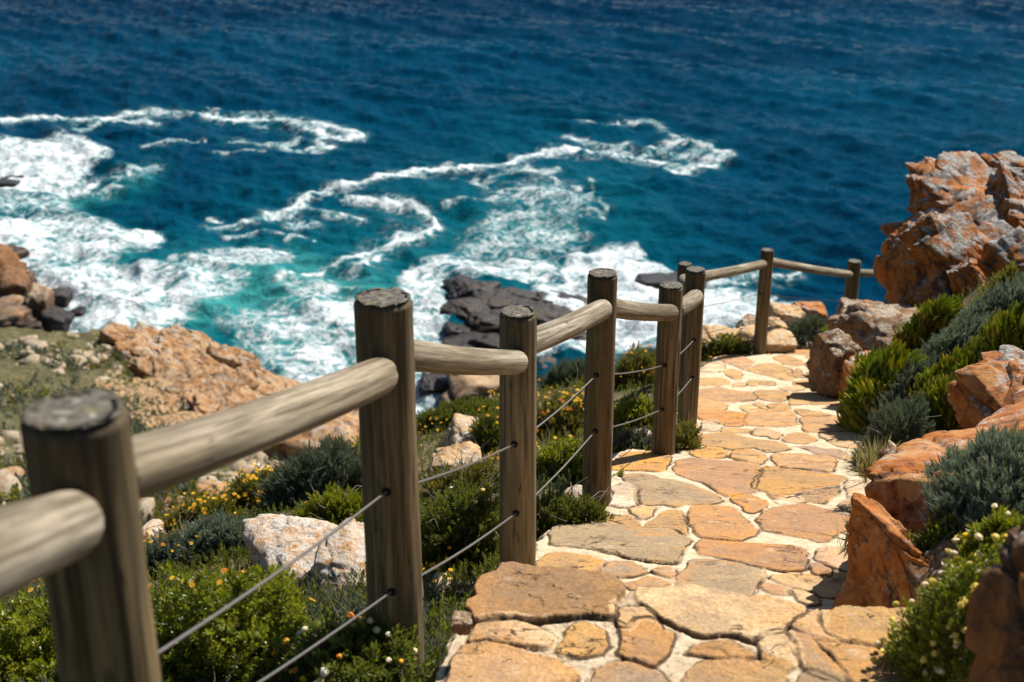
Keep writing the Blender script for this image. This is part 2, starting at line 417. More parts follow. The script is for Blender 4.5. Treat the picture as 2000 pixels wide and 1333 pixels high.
# ------------------------------------------------------------------ flagstone path
Z1 = (830, 1040, 4.0); Z2 = (1230, 1000, 4.0); Z3 = (1050, 830, 4.9375); Z4 = (1350, 830, 4.9375); Z5 = (1300, 640, 4.762)
TINT = dict(tan=(.48, .285, .115), light=(.57, .385, .20), grey=(.31, .225, .145), brown=(.42, .215, .088), orange=(.50, .215, .040), pink=(.46, .255, .112),
            yellow=(.53, .29, .075), dark=(.27, .145, .07), pale=(.60, .47, .32))
STONES = [  # level, zoom frame, tint, outline
 ('L', Z1, 'dark', [(600,275),(740,272),(880,318),(1040,330),(1180,335),(1430,350),(1560,430),(1565,500),(1510,570),(1490,660),(1320,690),(930,715),(690,685),(430,702),(390,640),(335,600),(335,550),(385,520),(380,450),(450,380),(550,335)]),
 ('L', Z1, 'light', [(430,722),(500,705),(700,700),(800,730),(900,770),(1010,830),(970,890),(900,900),(700,880),(560,855),(370,840),(390,790)]),
 ('L', Z1, 'tan', [(1130,800),(1200,745),(1290,740),(1400,790),(1410,900),(1370,975),(1180,965),(1040,930),(1080,860)]),
 ('L', Z1, 'brown', [(1510,690),(1580,745),(1650,670),(1740,665),(1810,700),(1830,760),(1935,800),(1920,930),(1850,1010),(1790,1065),(1700,1050),(1495,990),(1520,800)]),
 ('L', Z1, 'light', [(1520,612),(1600,590),(1740,590),(1815,685),(1740,655),(1650,662),(1575,738),(1515,720)]),
 ('L', Z1, 'tan', [(330,890),(420,865),(560,875),(700,908),(880,950),(1050,1000),(1200,1090),(1210,1172),(1150,1300),(200,1300),(150,1172),(240,1010)]),
 ('L', Z1, 'grey', [(1330,1110),(1450,1060),(1600,1050),(1800,1100),(1880,1140),(1960,1300),(1330,1300)]),
 ('L', Z2, 'light', [(70,640),(90,600),(300,580),(500,575),(700,610),(930,660),(1090,655),(1220,690),(1340,720),(1390,770),(1350,840),(1230,890),(1150,960),(1060,990),(970,1015),(860,1000),(700,970),(560,985),(430,930),(230,820),(80,690)]),
 ('L', Z2, 'tan', [(1520,790),(1560,750),(1680,738),(1880,735),(2000,745),(2250,770),(2340,800),(2250,900),(2150,960),(2000,1040),(1800,1020),(1660,1000),(1530,930),(1505,850)]),
 ('L', Z2, 'light', [(1235,900),(1390,825),(1485,785),(1492,900),(1520,970),(1640,1010),(1440,1035),(1400,985),(1260,925)]),
 ('L', Z2, 'grey', [(1215,932),(1330,965),(1400,1005),(1440,1090),(1540,1175),(1690,1310),(1690,1340),(1560,1340),(1330,1260),(1270,1160),(1250,1050)]),
 ('L', Z2, 'pale', [(1010,1010),(1120,955),(1190,942),(1215,1000),(1245,1130),(1240,1230),(1180,1260),(1080,1200),(1010,1130)]),
 ('L', Z2, 'tan', [(465,1110),(510,1070),(700,1035),(800,1045),(900,1100),(990,1160),(950,1175),(760,1165),(540,1130)]),
 ('L', Z2, 'tan', [(480,1260),(600,1195),(760,1178),(900,1182),(1060,1195),(1150,1240),(1200,1330),(1230,1420),(450,1420)]),
 ('L', Z2, 'tan', [(1475,1055),(1600,1040),(1800,1050),(1950,1090),(2100,1120),(2300,1100),(2500,1200),(2400,1420),(1800,1420),(1690,1290),(1570,1160),(1480,1090)]),
 ('L', Z2, 'grey', [(1300,1290),(1400,1275),(1600,1340),(1650,1420),(1300,1420)]),
 ('R', Z2, 'brown', [(580,210),(640,195),(750,200),(900,235),(1100,250),(1280,265),(1365,290),(1375,340),(1350,440),(1230,465),(1100,455),(930,415),(800,375),(560,335),(525,300),(545,250)]),
 ('R', Z2, 'grey', [(450,450),(510,375),(620,375),(780,395),(880,420),(990,460),(1035,515),(980,590),(930,660),(640,660),(390,640),(400,510)]),
 ('R', Z2, 'light', [(1090,520),(1250,490),(1340,490),(1520,540),(1700,600),(1690,680),(1560,685),(1440,655),(1280,600)]),
 ('R', Z2, 'light', [(1470,340),(1480,285),(1620,290),(1780,310),(1870,340),(1800,440),(1730,475),(1640,450),(1520,405),(1460,380)]),
 ('R', Z2, 'brown', [(1420,470),(1430,415),(1500,415),(1590,470),(1530,505),(1460,500)]),
 ('R', Z2, 'light', [(1600,495),(1640,478),(1730,515),(1730,590),(1640,550)]),
 ('R', Z2, 'tan', [(1050,600),(1080,575),(1240,620),(1240,660),(1110,660)]),
 ('R', Z2, 'light', [(1260,650),(1310,612),(1440,662),(1480,730),(1400,745),(1300,700)]),
 ('R', Z2, 'grey', [(180,455),(220,430),(330,430),(370,475),(340,510),(260,490)]),
 ('R', Z1, 'tan', [(1580,400),(1640,385),(1750,355),(1850,370),(1910,410),(1900,450),(1600,450)]),
 ('R', Z1, 'yellow', [(880,260),(960,175),(1100,170),(1260,190),(1370,230),(1340,280),(1300,330),(1100,335),(900,330)]),
 ('R', Z1, 'grey', [(1395,290),(1430,235),(1530,228),(1600,235),(1720,300),(1680,330),(1560,345),(1400,335)]),
 ('R', Z3, 'grey', [(190,920),(380,925),(460,890),(560,902),(820,965),(1000,995),(1110,1000),(1250,1000),(1340,1030),(1460,1090),(1450,1150),(1380,1240),(1360,1310),(1280,1330),(1090,1310),(850,1280),(600,1220),(400,1185),(175,1160),(120,1050),(160,1000)]),
 ('R', Z3, 'yellow', [(630,895),(720,870),(860,870),(940,905),(1000,970),(980,985),(820,945)]),
 ('R', Z3, 'tan', [(1160,860),(1250,830),(1380,830),(1410,900),(1440,1000),(1440,1060),(1340,1015),(1240,982),(1110,985),(1040,985)]),
 ('R', Z3, 'light', [(890,820),(940,785),(1100,790),(1110,830),(1010,900),(960,880)]),
 ('R', Z3, 'pale', [(730,620),(830,560),(930,575),(980,630),(970,720),(900,785),(780,790),(680,770),(720,720)]),
 ('R', Z3, 'grey', [(790,475),(900,470),(1000,480),(1250,535),(1450,580),(1620,630),(1740,690),(1755,740),(1650,775),(1440,775),(1330,790),(1180,770),(1000,760),(995,650),(945,570),(840,520)]),
 ('R', Z3, 'orange', [(730,380),(800,310),(880,270),(1100,265),(1240,285),(1275,320),(1230,400),(1200,460),(1100,455),(960,440),(740,440)]),
 ('R', Z3, 'pink', [(1320,400),(1350,345),(1480,325),(1640,345),(1850,360),(2010,370),(2150,420),(2145,480),(2110,570),(2090,640),(1970,680),(1830,690),(1730,630),(1640,575),(1480,520),(1330,460)]),
 ('R', Z4, 'brown', [(0,830),(20,800),(120,785),(280,800),(360,800),(450,860),(560,950),(635,1030),(500,1105),(430,1110),(300,1090),(130,1070),(60,1010),(10,950)]),
 ('R', Z4, 'orange', [(385,715),(510,675),(620,695),(735,760),(700,810),(590,855),(545,850),(500,790),(410,745)]),
 ('R', Z4, 'brown', [(640,910),(720,840),(830,795),(960,772),(1100,770),(1240,798),(1390,840),(1500,870),(1600,900),(1600,960),(1560,1030),(1480,1030),(1360,1080),(1270,1130),(1100,1090),(900,1050),(700,1015),(690,960)]),
 ('R', Z4, 'yellow', [(620,570),(670,500),(690,450),(720,410),(850,425),(1100,455),(1330,478),(1440,500),(1460,540),(1440,600),(1300,625),(1120,665),(1000,682),(840,715),(780,710),(700,640),(610,610)]),
 ('R', Z4, 'grey', [(1030,692),(1180,648),(1420,615),(1390,660),(1270,755),(1100,720)]),
 ('R', Z4, 'pale', [(820,735),(1000,695),(1090,745),(960,760),(860,765)]),
 ('R', Z4, 'pale', [(1520,550),(1640,540),(1830,565),(1800,700),(1760,750),(1640,730),(1520,695),(1510,640)]),
 ('R', Z4, 'light', [(1430,775),(1490,725),(1560,725),(1680,755),(1770,770),(1700,840),(1600,845),(1470,810)]),
 ('R', Z4, 'pink', [(770,310),(900,290),(1100,300),(1250,305),(1370,320),(1395,370),(1350,460),(1200,452),(1000,430),(830,415)]),
 ('R', Z4, 'grey', [(985,210),(1100,205),(1210,210),(1280,230),(1420,245),(1500,290),(1490,340),(1340,305),(1200,295),(1120,250)]),
 ('R', Z4, 'tan', [(370,290),(400,262),(540,250),(640,278),(710,322),(720,350),(640,395),(520,350),(400,320)]),
 ('R', Z4, 'yellow', [(60,240),(150,215),(290,240),(330,280),(310,320),(150,325),(60,318),(0,290),(0,230)]),
 ('R', Z4, 'tan', [(100,110),(230,85),(400,95),(560,140),(800,170),(900,200),(965,240),(840,275),(720,278),(600,236),(420,258),(260,220),(60,190),(90,150)]),
 ('R', Z4, 'tan', [(910,170),(910,110),(960,90),(1080,85),(1190,130),(1170,165),(1080,180)]),
 ('R', Z4, 'light', [(590,80),(650,40),(720,50),(850,95),(830,150),(750,120),(640,115)]),
 ('R', Z4, 'light', [(1240,100),(1400,75),(1560,68),(1700,62),(1720,110),(1640,200),(1590,235),(1450,210),(1340,160)]),
 ('R', Z4, 'light', [(1500,350),(1560,300),(1680,280),(1680,360),(1640,390)]),
 ('R', Z5, 'pink', [(1250,850),(1290,830),(1500,820),(1720,825),(1700,930),(1720,965),(1500,975),(1310,975),(1290,910)]),
 ('R', Z5, 'pink', [(750,860),(760,800),(850,770),(980,765),(1160,775),(1205,870),(1215,905),(1100,925),(760,920)]),
 ('R', Z5, 'orange', [(300,790),(480,775),(620,785),(710,800),(730,850),(700,930),(560,930),(440,880),(300,850)]),
 ('R', Z5, 'tan', [(300,690),(430,688),(540,700),(565,750),(520,772),(300,780)]),
 ('R', Z5, 'pink', [(300,590),(500,560),(640,590),(790,602),(840,650),(820,680),(620,697),(500,687),(300,670)]),
 ('R', Z5, 'tan', [(830,600),(900,582),(1100,590),(1145,620),(1115,670),(1060,688),(930,675),(860,650)]),
 ('R', Z5, 'light', [(690,735),(790,720),(865,760),(925,780),(820,790),(760,790)]),
 ('R', Z5, 'light', [(830,708),(870,698),(910,735),(935,765),(850,740)]),
 ('R', Z5, 'tan', [(950,712),(1100,702),(1160,750),(1150,772),(1020,757),(960,748)]),
 ('R', Z5, 'pink', [(1160,640),(1200,605),(1400,612),(1640,640),(1700,720),(1300,715),(1160,720)]),
 ('R', Z5, 'pink', [(1215,765),(1300,762),(1540,815),(1480,825),(1280,828)]),
 ('R', Z5, 'pink', [(490,290),(560,255),(640,250),(740,285),(810,330),(750,395),(680,370),(580,335)]),
 ('R', Z5, 'tan', [(560,385),(640,390),(710,440),(685,485),(600,458),(560,430)]),
 ('R', Z5, 'tan', [(770,400),(860,345),(1000,335),(1150,380),(1180,440),(1185,478),(1110,492),(960,448),(830,420)]),
 ('R', Z5, 'tan', [(300,480),(480,468),(575,485),(585,518),(480,548),(300,548)]),
 ('R', Z5, 'light', [(625,522),(700,505),(745,522),(735,557),(640,558)]),
 ('R', Z5, 'tan', [(780,492),(855,482),(860,537),(782,540)]),
 ('R', Z5, 'tan', [(892,492),(1000,502),(1030,537),(900,533)]),
 ('R', Z5, 'tan', [(1155,430),(1230,385),(1295,450),(1270,468),(1180,457)]),
 ('R', Z5, 'tan', [(1210,500),(1380,490),(1390,585),(1300,557),(1215,540)]),
 ('R', Z5, 'light', [(1050,572),(1200,548),(1280,580),(1180,593)]),
 ('R', Z5, 'tan', [(1000,282),(1100,253),(1240,300),(1290,340),(1225,368),(1120,348)]),
 ('R', Z5, 'pink', [(1035,208),(1130,133),(1270,172),(1340,212),(1285,258),(1150,247)]),
 ('R', Z5, 'yellow', [(915,225),(1000,160),(1090,137),(1015,225),(960,250)]),
 ('R', Z5, 'pale', [(300,360),(440,318),(530,330),(555,388),(480,415),(300,408)]),
 ('R', Z5, 'tan', [(1290,250),(1350,212),(1440,290),(1340,288)]),
 ('R', Z5, 'tan', [(1312,352),(1390,332),(1450,380),(1320,370)]),
 ('R', Z5, 'tan', [(510,960),(640,947),(785,962),(775,988),(640,988),(520,983)]),
 ('R', Z5, 'pale', [(345,872),(430,872),(515,920),(470,965),(345,962)]),
 ('R', Z5, 'tan', [(1330,420),(1460,400),(1500,470),(1340,480)]),
]
PATH_R = [(1045,1085),(1070,1035),(1160,1005),(1192,985),(1195,930),(1197,888),(1240,878),(1300,884),(1335,888),(1320,860),(1330,845),(1345,790),(1335,740),(1368,722),(1400,698),(1470,690),(1510,668),(1545,658),(1600,672),
          (1640,700),(1660,770),(1690,830),(1730,880),(1745,940),(1750,1000),(1740,1060),(1730,1200),(1700,1260),(880,1260),(960,1130),(1010,1112)]
PATH_L = [(700,1800),(800,1400),(840,1345),(884,1262),(898,1222),(912,1190),(915,1172),(927,1140),(950,1122),(972,1110),(1000,1108),(1050,1119),(1090,1123),(1188,1127),(1222,1146),(1226,1158),(1250,1152),(1252,1149),(1305,1145),(1355,1143),(1405,1152),(1462,1165),(1503,1164),(1535,1172),(1565,1180),(1578,1190),
          (1612,1198),(1650,1185),(1700,1183),(1800,1190),(1850,1210),(1900,1260),(1950,1345),(2000,1500),(2100,1800)]

def poly_sd(P, poly):
    """signed distance, positive inside"""
    A = poly; B = np.roll(poly, -1, 0)
    d2 = np.full(len(P), 1e9); ins = np.zeros(len(P), bool)
    for a, b in zip(A, B):
        e = b - a; w = P - a
        t = np.clip((w @ e) / max(e @ e, 1e-12), 0, 1)
        q = w - t[:, None] * e; d2 = np.minimum(d2, (q * q).sum(1))
        c = ((a[1] <= P[:, 1]) != (b[1] <= P[:, 1])) & (P[:, 0] < (b[0] - a[0]) * (P[:, 1] - a[1]) / ((b[1] - a[1]) if abs(b[1] - a[1]) > 1e-12 else 1e-12) + a[0])
        ins ^= c
    d = np.sqrt(d2); return np.where(ins, d, -d)
def soften(poly, k=3):
    out = []
    n = len(poly)
    for i in range(n):                                  # Catmull-Rom through the corners
        p0, p1, p2, p3 = poly[i - 1], poly[i], poly[(i + 1) % n], poly[(i + 2) % n]
        for j in range(k):
            t = j / k
            cr = .5 * ((2 * p1) + (-p0 + p2) * t + (2 * p0 - 5 * p1 + 4 * p2 - p3) * t * t + (-p0 + 3 * p1 - 3 * p2 + p3) * t ** 3)
            out.append(.5 * cr + .5 * (p1 + (p2 - p1) * t))
    return np.array(out)

def build_path():
    NR, NC = 1240, 680
    yy = np.concatenate([np.linspace(.9, 2.2, 100, endpoint=False), np.geomspace(2.2, 13.2, NR - 100)]); uu = np.linspace(-.26, .50, NC)
    # finer rows where the path is seen largest
    Y = np.repeat(yy[:, None], NC, 1); X = Y * uu[None]
    P2 = np.stack([X.ravel(), Y.ravel()], 1)
    n3 = xyz(P2[:, 0], P2[:, 1])
    wx = .016 * fbm(n3 * 7, 3, 3) + .013 * fbm(n3 * 22, 4, 5, .6); wy = .016 * fbm(n3 * 7, 3, 11) + .013 * fbm(n3 * 22, 4, 13, .6)
    W = P2 + np.stack([wx, wy], 1)
    pl = np.array([on_land(*p)[:2] for p in PATH_L]); pr = np.array([on_ramp(*p)[:2] for p in PATH_R])
    sl = poly_sd(W, pl); sr = poly_sd(W, pr)
    land = sl > 0
    z = np.where(land, LAND, ramp_z(P2[:, 1]))
    z = z + .010 * fbm(n3 * 2.2, 3, 21)
    stone = np.zeros(len(P2)); col = np.zeros((len(P2), 4)); col[:, 3] = 1; edge = np.full(len(P2), .2)
    h = .0035 * fbm(n3 * 22, 4, 8) + .0015 * fbm(n3 * 90, 3, 9)
    g = np.random.default_rng(5)
    extra = []                                            # the landing goes on beneath the photographer
    for r_ in range(4):
        for c_ in range(6):
            cx, cy = -.75 + c_ * .40 + (r_ % 2) * .2 + g.normal(0, .03), 2.12 - r_ * .31 + g.normal(0, .02)
            a_ = np.sort(np.linspace(0, 2 * math.pi, 8, endpoint=False) + g.normal(0, .2, 8)); rr_ = g.uniform(.82, 1.12, 8)
            extra.append(('L', None, ('tan', 'light', 'brown', 'yellow', 'grey', 'pink')[(r_ * 5 + c_ * 3) % 6], [(cx + .175 * math.cos(q_) * w_, cy + .135 * math.sin(q_) * w_) for q_, w_ in zip(a_, rr_)]))
    for i, (lev, zf, tint, pts) in enumerate(STONES + extra):
        fn = on_land if lev == 'L' else on_ramp
        poly = soften(np.array([fn(zf[0] + x / zf[2], zf[1] + y / zf[2])[:2] for x, y in pts] if zf else pts))
        lo, hi = poly.min(0) - .06, poly.max(0) + .06
        m = (W[:, 0] > lo[0]) & (W[:, 0] < hi[0]) & (W[:, 1] > lo[1]) & (W[:, 1] < hi[1]) & (land if lev == 'L' else ~land)
        idx = np.nonzero(m)[0]
        if not len(idx): continue
        sd = poly_sd(W[idx], poly) + (.0045 if lev == 'L' else .0085)
        q = n3[idx]; c = poly.mean(0)
        ph = i * 7.3
        size = math.sqrt(max((hi - lo).prod(), .01))
        hh = (.007 + g.uniform(0, .010)) + (P2[idx] - c) @ np.array([g.normal(0, .022), g.normal(-.012, .02)])
        if i == 0: hh = hh + .018
        hh = hh + .009 * fbm(q * 4 + ph, 5, 40, .55) + .003 * ridged(q * 16 + ph, 3, 41)
        # flaked layers of the sandstone
        t = 2.3 * fbm(q * np.array([3.2, 4.5, 1]) + ph, 4, 44) + (q[:, 1] * 1.5 + q[:, 0] * .4)
        fl = np.floor(t); fr = t - fl
        hh = hh + .0080 * (fl - t.mean() + sstep(.0, .045, fr) - .5) * sstep(.30, .62, .5 + .5 * vnoise(q * 2.6 + ph, 47))
        hh = np.clip(hh * .6, .001, .0075 if i else .020) + .0025 * fbm(q * 9 + ph, 4, 48)
        prof = sstep(-.003, .006, sd)
        new = prof * hh + (1 - prof) * h[idx]
        new = np.where(sd < -.006, h[idx], new)
        h[idx] = np.where(sd > -.02, new, h[idx])
        k = sstep(-.003, .003, sd); stone[idx] = np.maximum(stone[idx], k)
        b = np.array(TINT[tint]) * (1.14 + g.normal(0, .10)) * np.array([1, 1 + g.normal(0, .03), 1 + g.normal(0, .06)])
        s = sd > -.02
        col[idx[s], :3] = b[None]
        edge[idx] = np.where(np.abs(sd) < np.abs(edge[idx]), sd, edge[idx])
        # crevice where stone meets mortar on some sides
        gap = np.exp(-((sd + .003) / .0055) ** 2) * sstep(.0, .6, vnoise(q * 4.5 + ph, 50))
        h[idx] -= .013 * gap
    z = z + h
    ins = np.maximum(sl, sr)
    z = np.where(ins < 0, z - .05 * sstep(0, -.05, ins) - .12 * sstep(-.02, -.12, ins), z)
    V = np.stack([P2[:, 0], P2[:, 1], z], 1)
    Fc = grid_faces(NR, NC)
    keep = (ins[Fc] > -.12).any(1)
    Fc = Fc[keep]
    used = np.zeros(len(V), bool); used[Fc.ravel()] = True
    remap = np.cumsum(used) - 1
    N = NT('flagstones_and_mortar')
    pos = N.geo(); st = N.attr('stone'); sc = N.attr('scol', 'Color'); ed = N.attr('edge')
    a = N.noise(pos, 5, 5, .6, .6); b = N.noise(pos, 19, 6, .65, .5); f = N.noise(pos, 90, 5, .7); gr = N.noise(pos, 420, 3, .7)
    c = N.mix(N.ramp(a, .36, .66), N.mix(.62, sc, (.27, .185, .125)), sc)
    c = N.mix(N.math('MULTIPLY', N.ramp(ed, .075, .012), N.ramp(N.noise(pos, 3.3, 4, .6), .46, .62, 0, .55)), c, N.mix(.75, sc, (.56, .255, .055)))
    c = N.mix(N.ramp(b, .50, .68, 0, .55), c, N.mix(.55, sc, (.56, .29, .07)))
    c = N.mix(N.ramp(N.noise(pos, 9, 5, .65, 1.0), .55, .66, 0, .62), c, N.mix(.7, sc, (.15, .095, .065)))
    c = N.mix(N.ramp(N.noise(pos, 13, 4, .6), .60, .7, 0, .5), c, (.60, .47, .30))
    c = N.mix(N.ramp(f, .30, .66, .42, 0), c, (.10, .06, .03)); c = N.mix(N.ramp(f, .55, .8, 0, .25), c, (.66, .50, .32)); c = N.mix(N.ramp(N.noise(pos, 40, 5, .7), .56, .68, 0, .5), c, N.mix(.75, sc, (.12, .075, .045)))
    ck = N.noise(N.scale(pos, (1.0, 2.2, 1.0)), 4.2, 5, .6, .6)
    ckm = N.math('MULTIPLY', N.ramp(N.math('ABSOLUTE', N.math('SUBTRACT', ck, .5)), .011, .003), N.ramp(N.noise(pos, 4.6, 3), .52, .57))
    c = N.mix(N.math('MULTIPLY', ckm, .85), c, (.035, .022, .014))
    # irregular dark line along the stone edges
    em = N.math('MULTIPLY', N.ramp(N.math('ABSOLUTE', N.math('ADD', ed, .001)), .0075, .002), N.ramp(N.noise(pos, 6.5, 4), .40, .54))
    mo = N.mix(N.ramp(N.noise(pos, 16, 6, .65), .35, .65), (.49, .375, .24), (.63, .51, .355))
    mo = N.mix(N.ramp(N.noise(pos, 2.2, 3), .52, .70, 0, .55), mo, (.50, .42, .32))
    mo = N.mix(N.ramp(f, .32, .6, .35, 0), mo, (.40, .31, .20))
    mo = N.mix(N.ramp(N.noise(pos, 34, 4, .7), .58, .65, 0, .7), mo, (.27, .19, .11))
    mo = N.mix(N.math('MULTIPLY', N.ramp(N.math('ABSOLUTE', ed), .035, .0), N.ramp(N.noise(pos, 5.2, 5, .65), .45, .68, 0, .75)), mo, (.33, .235, .14))
    c = N.mix(st, mo, c)
    c = N.mix(N.math('MULTIPLY', em, .88), c, (.045, .028, .016))
    h_ = N.math('ADD', N.math('MULTIPLY', b, .8), N.math('ADD', N.math('MULTIPLY', f, .35), N.math('MULTIPLY', gr, .16)))
    h_ = N.math('SUBTRACT', h_, N.math('MULTIPLY', ckm, .6))
    N.bsdf(c, .9, N.bump(h_, .013, .9), .2)
    me = np_mesh('path', V[used], [remap[Fc]], N.m, True, dict(stone=stone[used], scol=col[used], edge=edge[used]))
    o = obj('path', me); tag(o, 'path of ochre flagstones set in cream mortar descending beside the log fence', None, None, 'structure')
    return pl, pr
PL, PR = build_path()

# ------------------------------------------------------------------ ground, hill and sea
def build_ground():
    N = NT('scrub_soil'); pos = N.geo()
    a = N.noise(pos, 3, 6, .65); b = N.noise(pos, 22, 6, .7)
    c = N.mix(N.ramp(a, .4, .6), (.085, .07, .03), (.17, .13, .075)); c = N.mix(N.ramp(b, .45, .7, 0, .7), c, (.04, .05, .018))
    N.bsdf(c, .95, N.bump(b, .03, .9), .1)
    NA, NRr = 420, 360
    az = np.linspace(-1.9, 1.35, NA); rr = np.geomspace(.35, 34, NRr)
    A, Rr = np.meshgrid(az, rr); X = Rr * np.sin(A); Y = Rr * np.cos(A)
    x, y = X.ravel(), Y.ravel(); z = near_z(x, y) + .05 * fbm(xyz(x, y) * 1.6, 4, 60) * sstep(0, .3, np.maximum(xl(y) - x, x - xr(y)))
    # keep well under the path
    q = np.stack([x, y], 1); s = np.maximum(poly_sd(q, PL), poly_sd(q, PR)); z = z - .10 * sstep(-.03, .05, s)
    o = obj('ground', np_mesh('ground', np.stack([x, y, z], 1), [grid_faces(NRr, NA)], N.m))
    tag(o, 'brown scrub soil of the slope under the plants', None, None, 'structure')

    N = NT('headland_scrub'); pos = N.geo()
    a = N.noise(pos, .12, 6, .6, .4); b = N.noise(pos, .9, 7, .68, .3); f = N.noise(pos, 5, 6, .7); rk = N.attr('rocky')
    veg = N.mix(N.ramp(b, .38, .62), (.085, .078, .034), (.165, .145, .072)); veg = N.mix(N.ramp(f, .42, .6, 0, .7), veg, (.055, .055, .026))
    veg = N.mix(N.ramp(a, .52, .66, 0, .6), veg, (.15, .145, .075))
    st = N.mix(N.ramp(f, .35, .65), (.22, .125, .06), (.50, .345, .20)); st = N.mix(N.ramp(b, .5, .66, 0, .7), st, (.46, .22, .075))
    m = N.math('ADD', rk, N.math('MULTIPLY', N.math('SUBTRACT', f, .5), 1.6)); m = N.math('ADD', m, N.math('MULTIPLY', N.math('SUBTRACT', b, .5), 1.2))
    c = N.mix(N.ramp(m, .48, .60), veg, st)
    sz = N.t.nodes.new('ShaderNodeSeparateXYZ'); N.set(sz.inputs[0], pos)
    wet = N.ramp(N.math('ADD', sz.outputs[2], N.math('MULTIPLY', b, 3.0)), SEA + 2.2, SEA + 3.6, 1, 0); c = N.mix(N.math('MULTIPLY', wet, .9), c, (.035, .030, .028))
    N.bsdf(c, .93, N.bump(N.math('ADD', b, N.math('MULTIPLY', f, .4)), .5, .9), .15)
    NA, NRr = 520, 420
    az = np.linspace(-1.6, .9, NA); rr = np.geomspace(9, 120, NRr)
    A, Rr = np.meshgrid(az, rr); X = Rr * np.sin(A); Y = Rr * np.cos(A); x, y = X.ravel(), Y.ravel()
    z = far_z(x, y)
    px, py, _ = project(np.stack([x, y, z], 1))
    crest = sstep(26, 40, y + .35 * x + 6)                     # the seaward side is bare rock, the gully side scrub
    rocky = np.clip(.20 + .62 * sstep(120, 380, px + 60 * fbm(xyz(x, y) * .09, 3, 70)) * sstep(36, 50, y) + .14 * fbm(xyz(x, y) * .15, 3, 71), 0, 1)
    p = xyz(x, y)
    u = (x * .75 + y * .66); v = (-x * .66 + y * .75)
    p2 = np.stack([u * .16, v * .5, 0 * u], 1)
    z = z + rocky * (2.0 * (ridged(p2, 4, 72) - .6) + 1.5 * (ridged(p2 * 3.1, 4, 74) - .6)) + .5 * fbm(p * .25, 4, 75) + .22 * fbm(p * 1.3, 3, 76)
    dn = near_z(x, y); z = np.where(np.hypot(x, y) < 16, np.minimum(z, dn - .5), z)
    o = obj('hill', np_mesh('hill', np.stack([x, y, z], 1), [grid_faces(NRr, NA)], N.m, True, dict(rocky=rocky)))
    tag(o, 'scrubby headland falling from the gully to the surf', None, None, 'structure')
build_ground()

FOAM_LINES = [  # picture points on the water, half width px, strength
 ([(-40,246),(10,245),(60,243),(110,239),(180,243),(240,226),(290,222),(345,222)], 7, .85), ([(405,229),(440,235),(500,238),(560,243),(620,250),(690,262),(706,269),(670,277),(630,275)], 8, 1.0), ([(545,243),(600,255),(660,270)], 9, .8),
 ([(345,222),(405,229)], 5, .45), ([(625,277),(618,288),(650,297),(600,300)], 8, .75), ([(120,272),(170,255),(230,240),(310,247)], 6, .55), ([(190,240),(240,246),(290,238)], 10, .5), ([(280,304),(340,295),(400,286)], 5, .45),
 ([(452,287),(500,290),(550,288),(580,280)], 8, .6), ([(545,300),(585,303)], 9, .6), ([(480,240),(520,252)], 9, .5), ([(420,318),(520,312)], 4, .3),
 ([(1418,308),(1395,322),(1340,338),(1310,335),(1300,318),(1250,312),(1180,305),(1110,300),(1060,303),(1020,316),(990,328),(940,345),(880,352)], 9, 1.0), ([(880,350),(820,349),(760,362),(700,377),(650,386),(610,392),(585,404),(565,420),(520,428)], 9, 1.0),
 ([(1418,308),(1390,296),(1345,287),(1290,292),(1250,306)], 8, .8), ([(1300,320),(1340,330),(1390,315)], 13, .75), ([(1290,300),(1330,310),(1370,305)], 11, .6), ([(1110,272),(1180,290),(1230,300)], 12, .5), ([(1130,252),(1200,256),(1270,254),(1310,275),(1345,288)], 6, .5), ([(1195,292),(1240,285)], 7, .5),
 ([(600,395),(590,412),(560,425)], 13, .8), ([(560,425),(500,438),(450,444),(405,450)], 9, .6), ([(600,415),(650,428),(705,437)], 9, .65), ([(400,425),(430,432)], 6, .5), ([(440,470),(480,465),(520,462),(550,472)], 7, .6), ([(555,480),(590,470)], 7, .6), ([(610,475),(622,480)], 6, .7), ([(560,445),(620,440)], 12, .45),
 ([(682,398),(720,403),(755,410)], 7, .9), ([(755,406),(800,412),(832,424),(845,440),(852,452),(830,462)], 9, 1.0), ([(830,462),(790,472),(750,482),(720,496),(700,520),(720,535),(690,555)], 15, .85), ([(770,470),(735,490)], 22, .7), ([(700,520),(640,540),(580,556),(540,575)], 10, .6), ([(745,500),(720,530),(690,560)], 8, .75),
 ([(920,372),(960,365),(1000,358),(1060,352),(1090,340)], 8, .65), ([(970,345),(1030,340),(1080,348)], 8, .7), ([(1120,380),(1160,395),(1190,430)], 8, .55), ([(1090,395),(1130,410),(1170,430),(1185,440)], 8, .5), ([(870,415),(930,410),(980,405),(1020,395)], 8, .55), ([(925,365),(945,385)], 10, .6), ([(1040,355),(1090,370)], 9, .5), ([(1150,360),(1160,385)], 7, .5),
 ([(1020,390),(1070,400),(1100,395)], 14, .55), ([(960,430),(1000,440),(1050,430)], 13, .55),
 ([(1540,552),(1560,545)], 9, .8), ([(1480,545),(1520,552)], 12, .7), ([(1390,560),(1470,548)], 14, .6), ([(20,360),(80,380),(160,380),(190,360)], 9, .9), ([(230,360),(270,350),(300,342)], 14, .62), ([(170,385),(230,372)], 12, .5), ([(60,405),(120,412)], 20, .55),
]
